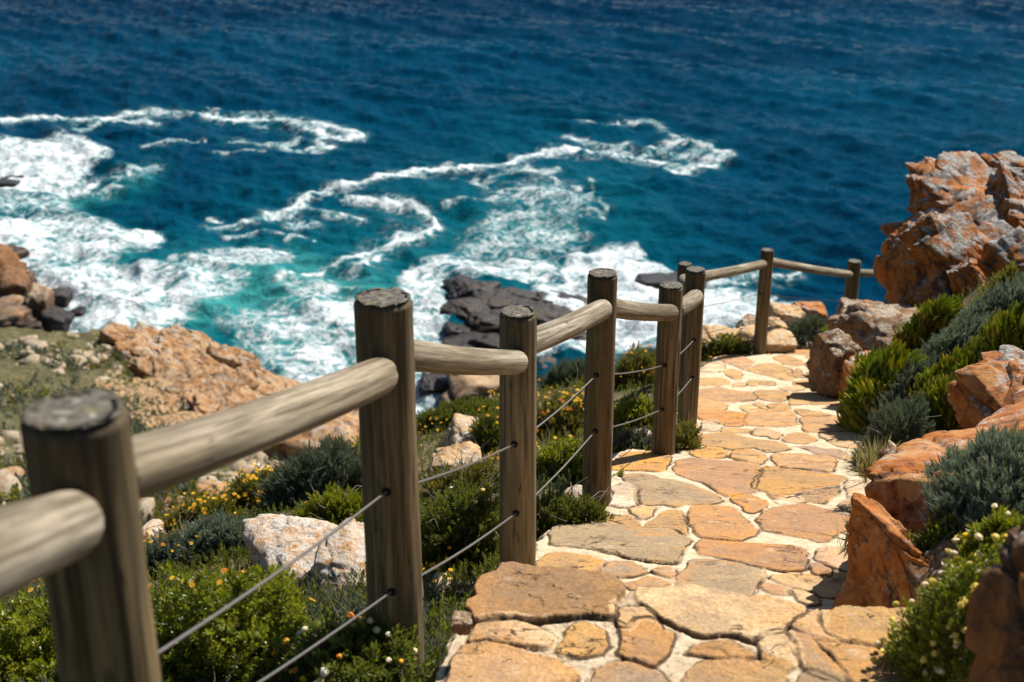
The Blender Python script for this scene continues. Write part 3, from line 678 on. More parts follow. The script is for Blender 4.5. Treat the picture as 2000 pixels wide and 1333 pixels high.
FOAM_AREAS = [  # picture outline on the water, edge softness px, strength
 ([(-60,305),(0,292),(60,292),(110,286),(160,292),(195,305),(215,316),(190,330),(172,345),(168,365),(140,378),(90,384),(40,388),(-60,392)], 16, .98),
 ([(-60,380),(40,385),(130,388),(135,412),(90,425),(0,430),(-60,435)], 22, .68),
 ([(-60,470),(0,452),(50,440),(110,428),(160,430),(215,440),(235,455),(300,462),(316,480),(300,505),(250,512),(220,535),(160,528),(90,552),(30,545),(-60,520)], 18, .92),
 ([(100,450),(160,440),(200,455),(180,480),(120,475)], 16, .6),
 ([(60,560),(120,540),(200,530),(240,545),(300,540),(360,548),(330,580),(340,610),(260,640),(235,690),(300,720),(130,690),(40,640)], 18, 1.0),
 ([(340,545),(420,540),(480,560),(400,600),(350,650),(290,690),(250,680),(300,600)], 30, .82),
 ([(330,520),(400,505),(480,492),(560,500),(570,515),(500,540),(400,545)], 18, .68),
 ([(430,640),(520,620),(600,610),(690,590),(720,640),(720,860),(600,830),(540,740),(470,680)], 40, .86),
 ([(540,700),(700,690),(740,860),(600,830)], 25, .95),
 ([(560,580),(640,560),(690,600),(640,660),(560,650)], 35, .55),
 ([(780,560),(800,530),(850,512),(900,508),(935,520),(880,545),(862,570),(875,600),(880,640),(860,690),(830,720),(800,760),(780,700)], 14, .90),
 ([(880,540),(960,515),(1040,510),(1090,512),(1085,540),(1110,560),(1000,560),(900,560)], 14, .95),
 ([(1085,545),(1095,515),(1140,495),(1190,488),(1245,489),(1268,510),(1290,520),(1320,545),(1345,560),(1300,585),(1340,640),(1300,690),(1180,720),(1040,720),(1060,640),(1110,585)], 10, 1.05),
 ([(1040,560),(1350,560),(1330,700),(1040,720)], 20, .95),
 ([(1330,575),(1390,568),(1460,575),(1520,590),(1568,600),(1580,640),(1480,670),(1370,690),(1320,650)], 14, .95),
 ([(820,700),(860,760),(860,840),(790,850),(690,840),(700,760),(780,740)], 20, .95),
 ([(900,470),(960,440),(1040,430),(1110,445),(1150,470),(1120,495),(1040,508),(960,512),(900,505)], 40, .48),
 ([(940,400),(1000,370),(1080,360),(1150,390),(1180,425),(1120,440),(1020,430)], 40, .40),
]
TEAL_AREAS = [([(880,520),(890,470),(930,420),(1000,385),(1090,390),(1150,430),(1165,470),(1110,500),(1010,520)], 70, .62), ([(380,560),(500,450),(760,380),(1000,320),(1230,340),(1260,470),(1120,560),(860,700),(500,720)], 170, .42),
 ([(0,380),(160,375),(300,335),(310,360),(220,400),(100,430),(0,430)], 40, .8), ([(-60,440),(200,430),(320,480),(260,560),(-60,560)], 40, .6),
 ([(330,510),(560,480),(700,540),(800,560),(820,800),(560,780),(440,680),(240,680),(260,560)], 70, .85), ([(560,560),(860,500),(870,700),(700,760)], 60, .55),
 ([(850,420),(1000,340),(1190,330),(1230,430),(1150,520),(860,540)], 90, .35), ([(500,560),(660,540),(760,600),(700,660),(560,650)], 50, .5)]

def build_sea():
    NA, NRr = 1150, 640
    az = np.linspace(-.62, .62, NA)
    # ranges spaced like the view needs them, then out to the horizon
    dep = np.concatenate([np.linspace(R(33), R(5.6), 560), np.geomspace(R(5.5), R(.25), NRr - 560)])
    rr = -SEA / np.tan(dep)
    A, Rr = np.meshgrid(az, rr); X = Rr * np.sin(A); Y = Rr * np.cos(A); x, y = X.ravel(), Y.ravel(); r = Rr.ravel()
    p = xyz(x, y)
    px, py, _ = project(np.stack([x, y, np.full_like(x, SEA)], 1))
    wob = 7 * np.stack([fbm(p * .11, 3, 80), .55 * fbm(p * .11, 3, 81)], 1) + 5 * np.stack([fbm(p * .45, 3, 82), .6 * fbm(p * .45, 3, 83)], 1)
    Q = np.stack([px, py], 1) + wob
    foam = np.zeros(len(x)); teal = np.zeros(len(x))
    inb = (px > -250) & (px < 2250) & (py > 150) & (py < 1000)
    for pts, w, s in FOAM_LINES:
        pts = np.array(pts, float)
        for a, b in zip(pts[:-1], pts[1:]):
            lo = np.minimum(a, b) - w * 3.5; hi = np.maximum(a, b) + w * 3.5
            m = np.nonzero(inb & (Q[:, 0] > lo[0]) & (Q[:, 0] < hi[0]) & (Q[:, 1] > lo[1]) & (Q[:, 1] < hi[1]))[0]
            if not len(m): continue
            e = b - a; wv = Q[m] - a; t = np.clip((wv @ e) / max(e @ e, 1e-9), 0, 1)
            d = wv - t[:, None] * e; d = np.sqrt((d[:, 0] * .75) ** 2 + (d[:, 1] * 1.25) ** 2)
            foam[m] = np.maximum(foam[m], s * (.82 * (1 - sstep(w * .05, w * .95, d)) + .18 * (1 - sstep(w * .7, w * 2.8, d))))
            teal[m] = np.maximum(teal[m], .28 * s * (1 - sstep(w * .8, w * 3.3, d)))
    for pts, soft, s in FOAM_AREAS:
        sd = poly_sd(Q[inb], np.array(pts, float)); foam[inb] = np.maximum(foam[inb], s * sstep(-soft * .8, soft, sd))
    for pts, soft, s in TEAL_AREAS:
        sd = poly_sd(Q[inb], np.array(pts, float)); teal[inb] = np.maximum(teal[inb], s * sstep(-soft, soft, sd))
    foam = foam * np.clip(.80 + .42 * fbm(p * .16, 4, 84) + .22 * fbm(p * .6, 3, 85), .3, 1.12)
    # water shoals toward the land
    shoal = sstep(330, 640, py) * (1 - sstep(1250, 1700, px)) * .40
    # waves
    g = np.random.default_rng(3); z = np.zeros(len(x)); spacing = np.maximum(r * .0011, .25)
    for i in range(46):
        lam = float(np.exp(g.uniform(math.log(2.0), math.log(16)))); th = R(215) + g.normal(0, .55)
        k = 2 * math.pi / lam; amp = .0135 * lam ** .9
        phs = g.uniform(0, 6.28) + .6 * fbm(p * (.35 / lam), 2, 90 + i % 5) * 4
        fade = sstep(2.2, 5.0, lam / spacing)
        s = np.sin(k * (x * math.sin(th) + y * math.cos(th)) + phs)
        z += fade * amp * (1 - np.abs(s) * 1.3 + .35 * s) * .8
    z += .45 * np.sin(2 * math.pi / 34 * (x * .45 + y * .9) + 2.2 * fbm(p * .012, 2, 95)) 
    churn = fbm(p * .55, 4, 96)
    z += foam * (.5 * churn + .28)
    N = NT('sea_water'); pos = N.geo(); fo = N.attr('foam'); te = N.attr('teal'); sh = N.attr('shoal')
    cv = N.mix(.32, N.scale(pos, (.30, .30, .30)), N.noise(pos, .35, 4, .6, out='Color'))
    w2 = N.t.nodes.new('ShaderNodeVectorMath'); w2.operation = 'ADD'
    wn = N.t.nodes.new('ShaderNodeVectorMath'); wn.operation = 'SCALE'; N.set(wn.inputs[0], N.noise(pos, .28, 6, .62, out='Color')); wn.inputs[3].default_value = 4.2
    N.set(w2.inputs[0], pos); N.set(w2.inputs[1], wn.outputs[0]); wp = w2.outputs[0]
    n1 = N.noise(wp, .42, 8, .62, .4); n2 = N.noise(wp, 1.25, 7, .65, .3)
    lace = N.math('ABSOLUTE', N.math('SUBTRACT', N.noise(wp, .75, 6, .6, .6), .5))
    lace = N.ramp(lace, .13, .0)                                          # thin filaments
    pat = N.math('ADD', N.math('MULTIPLY', n1, .55), N.math('MULTIPLY', n2, .35)); pat = N.math('ADD', pat, N.math('MULTIPLY', lace, .22))
    pat = N.math('ADD', N.math('MULTIPLY', N.math('SUBTRACT', pat, .48), 1.75), .48)
    thr = N.math('SUBTRACT', 1.02, N.math('MULTIPLY', fo, .72))
    fm = N.ramp(N.math('SUBTRACT', pat, thr), -.30, .26)
    halo = N.math('MULTIPLY', N.ramp(N.math('SUBTRACT', pat, thr), -.55, -.05), N.ramp(fo, .05, .4))
    fm = N.math('MULTIPLY', fm, N.ramp(fo, .03, .16))
    aer = N.math('MULTIPLY', N.ramp(N.math('SUBTRACT', n1, N.math('SUBTRACT', .98, N.math('MULTIPLY', te, .62))), -.32, .16), te)
    big = N.noise(pos, .018, 4, .55, .4)
    deep = N.mix(N.ramp(big, .35, .65), (.0004, .0270, .060), (.0008, .0440, .088))
    sy = N.t.nodes.new('ShaderNodeSeparateXYZ'); N.set(sy.inputs[0], pos)
    deep = N.mix(N.ramp(sy.outputs[1], 140, 320, 0, .80), deep, (.0004, .0100, .034))
    c = N.mix(sh, deep, (.001, .070, .092))
    c = N.mix(N.math('MULTIPLY', te, .9), c, (.003, .115, .125))
    c = N.mix(N.math('MULTIPLY', aer, .75), c, (.055, .29, .285))
    c = N.mix(N.math('MULTIPLY', halo, .78), c, (.045, .235, .255))
    c = N.mix(fm, c, N.mix(N.ramp(n2, .35, .65), (.50, .60, .63), (.78, .80, .81)))
    ws = N.noise(N.scale(pos, (.9, 1.7, 1)), .95, 6, .62, .5); wl = N.noise(N.scale(pos, (.8, 1.6, 1)), .22, 4, .55, .4)
    hgt = N.math('ADD', N.math('MULTIPLY', ws, .55), N.math('MULTIPLY', wl, 1.2))
    hgt = N.math('ADD', hgt, N.math('MULTIPLY', N.math('MULTIPLY', fm, n2), .9))
    hgt = N.math('ADD', hgt, N.math('MULTIPLY', N.noise(pos, 3.4, 3, .6), .42))
    b = N.bsdf(c, N.mix(fm, (.06, .06, .06), (.8, .8, .8)), N.bump(hgt, .55, .75), .0018)
    hgt = N.math('MULTIPLY', hgt, N.ramp(sy.outputs[1], 130, 320, 1, .45)); N.set(b.inputs['Normal'], N.bump(hgt, .55, .75))
    rip = N.math('ADD', N.math('MULTIPLY', N.noise(pos, 2.2, 4, .65), 1.0), N.math('MULTIPLY', N.noise(pos, .8, 3, .5), 1.6))
    N.set(b.inputs['Coat Weight'], .012); N.set(b.inputs['Coat Roughness'], .10); N.set(b.inputs['Coat IOR'], 1.33); N.set(b.inputs['Coat Normal'], N.bump(rip, 1.7, 1.0))
    o = obj('sea', np_mesh('sea', np.stack([x, y, SEA + z], 1), [grid_faces(NRr, NA)], N.m, True, dict(foam=foam, teal=teal, shoal=shoal)))
    tag(o, 'deep blue sea with turquoise shallows and white surf', None, None, 'structure')
build_sea()

# ------------------------------------------------------------------ log fence with steel cables
fence = empty('wooden_fence', PD['c']['base'], 'weathered round log post and rail fence threaded with steel cables beside the stone path', 'fence')
FO = PD['c']['base']
def log_mesh(name, A, B, r0, r1, seed, tint, cap0=True, cap1=True, bevel=.018, bend=0.0, nr=70, ns=44, cut=0.0, cracks=8, nose=0.0):
    A = np.asarray(A, float); B = np.asarray(B, float); g = np.random.default_rng(seed)
    L = np.linalg.norm(B - A); ax = (B - A) / L
    s = np.cross(ax, [0, 0, 1.0]) if abs(ax[2]) < .95 else np.cross(ax, [0, 1.0, 0]); s /= np.linalg.norm(s); t = np.cross(s, ax)
    prof = []                                            # (distance along, radius factor, is cap)
    if cap0: prof += [(0, f, 1) for f in (.02, .2, .4, .6, .78, .9, .965 - bevel)]
    else: prof += [(0, .02, 0)]
    qs = np.unique(np.concatenate([np.linspace(0, 1, nr + 1), np.linspace(0, bevel, 7) / L, 1 - np.linspace(0, max(bevel, nose), 9) / L]))
    for q in qs:
        e0, e1 = q * L, (1 - q) * L
        f = 1.0 - (bevel / r0) * max(0, 1 - e0 / bevel) ** 2
        if nose: f *= .42 + .58 * math.sqrt(max(0, 1 - max(0, 1 - e1 / nose) ** 2))
        else: f *= 1.0 - (bevel / r0) * max(0, 1 - e1 / bevel) ** 2
        prof.append((q * L, f, 0))
    if cap1: prof += [(L, f_, 1) for f_ in ((.4, .3, .2, .1, .02) if nose else (.965 - bevel, .9, .78, .6, .4, .2, .02))]
    else: prof += [(L, .02, 0)]
    pr = np.array(prof); th = np.linspace(0, 2 * math.pi, ns, endpoint=False)
    Lq, Tq = np.meshgrid(pr[:, 0], th, indexing='ij'); Fq = np.repeat(pr[:, 1][:, None], ns, 1); Cq = np.repeat(pr[:, 2][:, None], ns, 1)
    rad = (r0 + (r1 - r0) * Lq / L)
    nn = np.stack([np.cos(Tq).ravel() * 1.3, np.sin(Tq).ravel() * 1.3, Lq.ravel() * 2.2], 1) + seed * 3.1
    rv = 1 + .035 * fbm(nn, 3, seed).reshape(Lq.shape) + .018 * fbm(nn * np.array([5, 5, 1.2]), 3, seed + 3).reshape(Lq.shape) + .010 * fbm(nn * np.array([14, 14, 2]), 2, seed + 4).reshape(Lq.shape)
    for k in range(cracks):                              # drying cracks
        a0 = g.uniform(0, 6.28); l0 = g.uniform(0, L); ll = g.uniform(.12, .5) * L
        da = np.angle(np.exp(1j * (Tq - a0 - .10 * np.sin(Lq * 7 + k))))
        rv -= .085 * np.exp(-(da / .055) ** 2) * np.exp(-((Lq - l0) / ll) ** 4)
    rad = rad * Fq * rv
    lift = Cq * .004 * fbm(np.stack([(np.cos(Tq) * Fq * 3).ravel(), (np.sin(Tq) * Fq * 3).ravel(), 0 * Tq.ravel() + seed], 1), 3, seed + 8).reshape(Lq.shape)
    off = np.sin(np.pi * Lq / L) * bend
    ct, sn = np.cos(Tq) * rad, np.sin(Tq) * rad
    Lc = Lq + lift
    if cut:                                              # bevelled, hand-cut end
        Lc = Lc - cut * np.clip((Lq - (L - 3 * r1)) / (3 * r1), 0, 1) * (sn / r1) * .9
    P = A[None, None] + ax * Lc[..., None] + s * ct[..., None] + t * (sn + off)[..., None]
    V = P.reshape(-1, 3); nR = len(pr)
    a = np.arange(nR * ns).reshape(nR, ns); b = np.roll(a, -1, 1)
    Fc = np.stack([a[:-1].ravel(), b[:-1].ravel(), b[1:].ravel(), a[1:].ravel()], 1)
    gp = np.stack([ct.ravel(), sn.ravel(), Lq.ravel() + seed * 1.7], 1)
    V = np.concatenate([V, [V[:ns].mean(0)], [V[-ns:].mean(0)]])
    gp = np.concatenate([gp, [[0, 0, seed * 1.7]], [[0, 0, L + seed * 1.7]]])
    f0 = np.stack([np.full(ns, len(V) - 2), b[0], a[0]], 1); f1 = np.stack([np.full(ns, len(V) - 1), a[-1], b[-1]], 1)
    cap = np.concatenate([Cq.ravel(), [float(cap0), float(cap1)]])
    return np_mesh(name, V, [Fc, np.concatenate([f0, f1])], M['wood'], True, dict(gp=gp, cap=cap, tint=np.full(len(V), tint), top_dark=np.concatenate([np.exp(-Lq.ravel() / .16), [1, 0]]) * (tint < .4)))
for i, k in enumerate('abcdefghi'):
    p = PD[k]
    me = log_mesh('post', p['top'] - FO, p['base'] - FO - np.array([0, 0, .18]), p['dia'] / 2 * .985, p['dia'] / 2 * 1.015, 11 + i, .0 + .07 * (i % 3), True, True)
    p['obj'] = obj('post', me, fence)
# rails: behind one post, across the front of the next
def rail_pts(k0, px0, py0, k1, px1, py1, dd0=.03, dd1=-.09):
    return at(px0, py0, PD[k0]['d'] + dd0 + .0) if k0 else None, at(px1, py1, PD[k1]['d'] + dd1)
def dep(P): return P[1] * CT - P[2] * ST
RAILS = [  # from post, picture point (centre line behind it), to post, picture point (end), radii
 ('a', (205, 935), 'b', (752, 730), .0455, .0450, .30), ('b', (760, 688), 'c', (1016, 708), .0415, .0385, .0), ('c', (1022, 674), 'd', (1181, 602), .043, .042, .30),
 ('d', (1185, 600), 'e', (1313, 611), .041, .042, .0), ('e', (1318, 606), 'f', (1361, 579), .044, .045, .30), ('f', (1352, 560), 'g', (1336, 547), .045, .045, .3),
 ('g', (1345, 545), 'h', (1492, 516), .042, .042, .2), ('h', (1500, 511), 'i', (1662, 537), .043, .043, .0)]
for i, (k0, a, k1, b, r0, r1, cut) in enumerate(RAILS):
    d0 = PD[k0]['d']; d1 = PD[k1]['d'] - PD[k1]['dia'] * .42
    # depth at a point of height a on post k0
    A_ = at(*a, 1.0); A_ = A_ * (PD[k0]['base'][1] + PD[k0]['dia'] * .30) / A_[1]
    B_ = at(*b, 1.0); B_ = B_ * (PD[k1]['base'][1] - PD[k1]['dia'] * .44) / B_[1]
    obj('rail', log_mesh('rail', A_ - FO, B_ - FO, r0, r1, 40 + i, .72 + .1 * (i % 3), True, True, .016, -.008, 60, 36, 0.0, 3, nose=.055), fence)
A_ = at(-640, 1330, 1.0); A_ = A_ * .62 / A_[1]; B_ = at(150, 1018, 1.0); B_ = B_ * (PD['a']['base'][1] - .06) / B_[1]
obj('rail', log_mesh('rail', A_ - FO, B_ - FO, .047, .045, 57, .95, True, True, .02, .0, 60, 36, 0.0, 3, nose=.055), fence)
A_ = at(1668, 533, 1.0); A_ = A_ * (PD['i']['base'][1] + .05) / A_[1]; B_ = at(1800, 538, 1.0); B_ = B_ * 14.2 / B_[1]
obj('rail', log_mesh('rail', A_ - FO, B_ - FO, .043, .043, 59, .8, True, True, .016, 0, 50, 30), fence)
def tube(pts, r, ns=8):
    pts = np.asarray(pts, float); n = len(pts); T_ = np.gradient(pts, axis=0); T_ /= np.linalg.norm(T_, axis=1)[:, None]
    up = np.array([.13, .21, .97]); S = np.cross(T_, up); S /= np.linalg.norm(S, axis=1)[:, None]; U = np.cross(S, T_)
    r = np.broadcast_to(np.asarray(r, float), (n,)); th = np.linspace(0, 2 * math.pi, ns, endpoint=False)
    V = (pts[:, None] + S[:, None] * (np.cos(th)[None, :, None] * r[:, None, None]) + U[:, None] * (np.sin(th)[None, :, None] * r[:, None, None])).reshape(-1, 3)
    a = np.arange(n * ns).reshape(n, ns); b = np.roll(a, -1, 1)
    return V, np.stack([a[:-1].ravel(), b[:-1].ravel(), b[1:].ravel(), a[1:].ravel()], 1)
HOLES = {'a': [(140, 1385), (140, 1560)], 'b': [(755, 961), (765, 1156)], 'c': [(1005, 868), (1008, 1003)], 'd': [(1165, 733), (1163, 842)], 'e': [(1297, 714), (1293, 800)], 'f': [(1355, 665), (1352, 738)],
         'g': [(1334, 606), (1331, 660)], 'h': [(1484, 574), (1478, 625)], 'i': [(1655, 589), (1652, 624)]}
def hole_pt(k, j):
    px, py = HOLES[k][j]; r = ray(px, py); p = PD[k]; c = p['base'][:2]; rad = p['dia'] / 2
    # nearest point of the ray on the post's round face
    a = r[0] ** 2 + r[1] ** 2; b = -2 * (r[0] * c[0] + r[1] * c[1]); cc = c @ c - rad ** 2
    disc = max(b * b - 4 * a * cc, 0); t = (-b - math.sqrt(disc)) / (2 * a); return r * t
HP = {k: [hole_pt(k, 0), hole_pt(k, 1)] for k in HOLES}
for k in 'bcdefhi':
    for j in (0, 1):
        P_ = HP[k][j]; c = np.array([*PD[k]['base'][:2], P_[2]]); nrm = (P_ - c); nrm /= np.linalg.norm(nrm)
        V, Fc = tube([P_ - nrm * .03 - FO, P_ + nrm * .0025 - FO], .0115, 14)
        cen = len(V); V = np.concatenate([V, [P_ + nrm * .0025 - FO]]); ring = np.arange(14) + 14
        obj('hole', np_mesh('hole', V, [Fc, np.stack([ring, np.roll(ring, -1), np.full(14, cen)], 1)], M['hole']), PD[k]['obj'])  # near-black disc, the shade inside the bored hole put into its colour
def cable(A_, B_, sag):
    t = np.linspace(0, 1, 24)[:, None]; P_ = A_ + (B_ - A_) * t; P_[:, 2] -= sag * np.sin(math.pi * t[:, 0])
    V, Fc = tube(P_ - FO, .0033, 8); obj('cable', np_mesh('cable', V, [Fc], M['cable']), fence)
ks = 'abcdefghi'
for a, b in zip(ks[:-1], ks[1:]):
    for j in (0, 1): cable(HP[a][j], HP[b][j], .012)
cable(HP['i'][0], at(1800, 597, 14.6), .01)
P0 = at(-640, 1330, 1.0); P0 = P0 * .62 / P0[1]
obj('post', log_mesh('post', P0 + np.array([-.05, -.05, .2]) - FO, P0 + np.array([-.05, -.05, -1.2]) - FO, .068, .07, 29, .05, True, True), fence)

# ------------------------------------------------------------------ rocks
def gd(px, py, fn=near_z):
    P = hit(px, py, fn); return P[1] * CT - P[2] * ST
def sea_d(px, py):
    r = ray(px, py); return SEA / r[2]
def gblock(px, py, w, h, depth, seed, fn=near_z, push=.5, **kw):
    d = gd(px, py + h * .42, fn); return pblock(px, py, d + depth * push * .5, w, h, depth, seed, **kw)

# the big boulder where the path turns
rock('boulder', 'huge craggy orange and grey lichened boulder towering where the path turns', 'boulder', [
    pblock(1942, 470, 10.9, 300, 175, 1.6, 101, rot=(.30, -.16, .2), n=6, planes=16, rough=.14, strata=.03, cellamp=.06),
    pblock(1818, 540, 10.35, 96, 220, 1.1, 102, rot=(.15, .10, .3), n=6, rough=.15, strata=.04),
    pblock(1808, 632, 10.2, 88, 140, 1.0, 103, rot=(.0, .16, .1), n=6, rough=.13, strata=.06, sdir=(1, 0, .2)),
    pblock(1852, 388, 11.3, 130, 84, 1.2, 104, rot=(.25, -.1, .2), n=6, rough=.18, strata=.06),
    pblock(1920, 402, 11.3, 150, 100, 1.2, 116, rot=(.3, -.15, .3), n=6, rough=.14, cellamp=.05),
    pblock(1985, 362, 11.6, 130, 95, 1.3, 105, rot=(.1, -.25, .1), n=6, rough=.18, strata=.08),
    pblock(1992, 432, 10.8, 120, 100, 1.0, 106, rot=(.3, .5, .1), n=6, rough=.16, strata=.05),
    pblock(1862, 500, 9.95, 150, 84, .6, 107, rot=(.85, -.22, .55), n=6, rough=.13),
    pblock(1828, 474, 10.05, 78, 84, .5, 108, rot=(.6, .2, .6), n=5, rough=.13),
    pblock(1832, 520, 9.95, 70, 70, .5, 115, rot=(.7, .1, .5), n=5, rough=.13),
    pblock(1834, 610, 9.9, 100, 110, .55, 109, rot=(.6, .35, .5), n=6, rough=.13),
    pblock(1915, 566, 9.7, 100, 96, .6, 110, rot=(.75, -.3, .7), n=6, rough=.13),
    pblock(1988, 532, 9.6, 110, 100, .6, 111, rot=(.5, -.45, .4), n=5, rough=.15),
    pblock(1960, 500, 10.0, 110, 50, .6, 112, rot=(.5, -.3, .4), n=5, rough=.13),
    pblock(1915, 590, 10.9, 250, 240, 1.1, 113, n=5, rough=.13),
    pblock(1800, 690, 9.95, 130, 120, .8, 117, rot=(.1, .1, .2), n=6, rough=.12),
    pblock(2090, 480, 11.2, 200, 330, 1.8, 114, n=5, rough=.15, strata=.05)], M['cliff'])
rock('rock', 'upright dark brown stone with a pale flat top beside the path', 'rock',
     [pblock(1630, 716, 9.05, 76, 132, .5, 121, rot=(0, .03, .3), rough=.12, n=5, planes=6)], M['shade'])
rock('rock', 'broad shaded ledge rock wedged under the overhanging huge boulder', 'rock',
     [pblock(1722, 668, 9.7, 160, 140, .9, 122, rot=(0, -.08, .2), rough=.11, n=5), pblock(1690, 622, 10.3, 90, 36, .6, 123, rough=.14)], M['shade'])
rock('rock', 'pinkish grey stone half buried in succulents next to the upright dark stone', 'rock',
     [pblock(1708, 765, 8.5, 116, 120, .55, 124, rot=(.2, -.15, .1), rough=.13, n=5), pblock(1762, 716, 8.9, 90, 36, .4, 125, rot=(.1, -.25, 0), rough=.1)], M['orange'])
# orange slab beside the steps: its upper left edge runs along the path
e1 = at(1925, 755, 5.7) - at(1705, 1010, 3.98); e1 /= np.linalg.norm(e1); e2 = np.array([.80, -.48, .30]); e2 -= e1 * (e1 @ e2); e2 /= np.linalg.norm(e2); e3 = np.cross(e2, e1)
SLM = np.stack([e2, e1, e3], 1); SLC = (at(1925, 755, 5.7) + at(1705, 1010, 3.98)) / 2 + e2 * .50 - e1 * .07 - e3 * .25
rock('boulder', 'long rust orange slab boulder with grey lichen leaning along the path steps', 'boulder', [
    block(SLC, (1.30, 2.60, .74), 131, n=7, planes=7, boxy=.90, rough=.14, cells=34, cellamp=.06, strata=.02, sdir=(.3, .2, 1), Rm=SLM),
    block(at(1802, 940, 4.42) + e2 * .31 - e3 * .10, (.80, 1.7, .50), 239, n=6, planes=6, boxy=.92, rough=.11, cells=22, cellamp=.05, Rm=SLM),
    pblock(1732, 1106, 3.84, 76, 180, .5, 233, rot=(.10, .10, .25), n=6, rough=.10, planes=8, soft=20, cells=10, cellamp=.05),
    pblock(1985, 800, 5.8, 190, 100, .6, 138, rot=(.3, -.3, .2), n=6, rough=.10)], M['orange'])
rock('rock', 'mottled rock coloured dark for its shade under the flowering bush beside the steps', 'rock',
     [pblock(1850, 1155, 3.60, 170, 120, .35, 135, rot=(.1, -.2, .2), rough=.14, n=5)], M['shade'])  # whitish rock, its shade put into a darker rock colour
rock('rock', 'small rounded golden brown rock against the upper edge of the orange slab', 'rock',
     [pblock(1752, 915, 5.10, 60, 56, .25, 136, rot=(.1, -.5, .2), rough=.10, n=5, soft=12)], M['shade'])
rock('rock', 'low brown stone with dry grass growing around it on the path edge', 'rock',
     [pblock(1694, 1052, 4.25, 50, 50, .2, 137, rot=(.0, -.3, .2), rough=.10, n=5, soft=12)], M['shade'])
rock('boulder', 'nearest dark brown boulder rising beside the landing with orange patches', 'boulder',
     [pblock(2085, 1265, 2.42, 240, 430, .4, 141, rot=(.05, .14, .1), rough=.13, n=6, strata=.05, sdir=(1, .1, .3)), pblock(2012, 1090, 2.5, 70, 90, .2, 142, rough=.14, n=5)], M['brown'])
rock('rock', 'grey lichened knob on top of the orange slab among succulents', 'rock',
     [pblock(1985, 742, 5.9, 120, 56, .45, 143, rot=(.2, -.3, 0), rough=.12, n=5)], M['cliff'])
# past the end of the path
rock('rock', 'tan rock with orange lichen at the brink behind the corner post', 'rock', [pblock(1530, 628, 14.2, 84, 56, .5, 151, rough=.14), pblock(1512, 640, 14.0, 50, 36, .4, 157, rough=.14)], M['tan'])
rock('rock', 'rounded orange lichened knob at the brink above the surf', 'rock', [pblock(1582, 614, 14.8, 62, 40, .5, 152, rough=.13)], M['orange'])
rock('rock', 'dark grey stone at the brink left of the corner post', 'rock', [pblock(1462, 645, 13.4, 44, 46, .4, 153, rough=.14)], M['shade'])
rock('rock', 'low tan slab at the foot of the corner post', 'rock', [pblock(1500, 668, 12.6, 110, 40, .6, 154, rough=.12), pblock(1440, 664, 12.7, 60, 34, .4, 155, rough=.12)], M['tan'])
rock('rock', 'flat tan stone on the brink beside the yellow flowered bush', 'rock', [pblock(1395, 662, 12.5, 70, 36, .5, 156, rough=.12)], M['tan'])
rock('rock', 'thin orange ledge beside the leaning end post', 'rock', [pblock(1698, 612, 12.4, 60, 26, .5, 158, rough=.14)], M['orange'])
# on the slope outside the fence
rock('boulder', 'whitish boulder with orange lichen streaks in the scrub behind the second post', 'boulder', [
    gblock(600, 1098, 262, 112, .6, 161, rot=(.05, -.06, .1), n=6, planes=16, rough=.15, soft=7, boxy=1.7, cells=9, cellamp=.05), gblock(680, 1112, 140, 100, .4, 162, rot=(.2, .3, .1), n=5, rough=.13, soft=7, boxy=1.6, cells=8, cellamp=.05)], M['pale'])
rock('rock', 'tan layered stone cropping out of the scrub between the second and third posts', 'rock', [
    gblock(908, 868, 110, 66, .5, 163, rot=(.1, -.12, .1), rough=.10, strata=.08, n=5), gblock(892, 905, 100, 50, .35, 164, rot=(.1, -.1, .1), rough=.10, strata=.06, n=5)], M['tan'])
rock('rock', 'small white stone in the scrub between the fourth and fifth posts', 'rock', [gblock(1254, 856, 50, 34, .2, 165, rough=.12, n=4, soft=6, boxy=1.6, cells=0)], M['pale'])
rock('rock', 'pale flat stone at the foot of the fourth post', 'rock', [gblock(1130, 975, 60, 44, .22, 166, rough=.12, n=4, soft=6, boxy=1.6, cells=0)], M['pale'])
rock('rock', 'pink speckled stone in dry scrub at the path edge near the third post', 'rock', [gblock(862, 1148, 44, 40, .14, 167, rough=.14, n=4, soft=6, boxy=1.6, cells=0)], M['pale'])
rock('rock', 'grey cobble tucked beside the big step stone', 'rock', [pblock(893, 1222, 48, 40, .14, 168, rough=.12, n=4, soft=6, boxy=1.6, cells=0) if False else pblock(902, 1219, 3.05, 44, 34, .06, 168, rough=.2, n=5, soft=10)], M['shade'])
rock('rock', 'white stone among yellow flowers on the lip of the gully', 'rock', [gblock(305, 1046, 76, 36, .3, 169, rough=.1, n=4, soft=6, boxy=1.6, cells=0)], M['pale'])
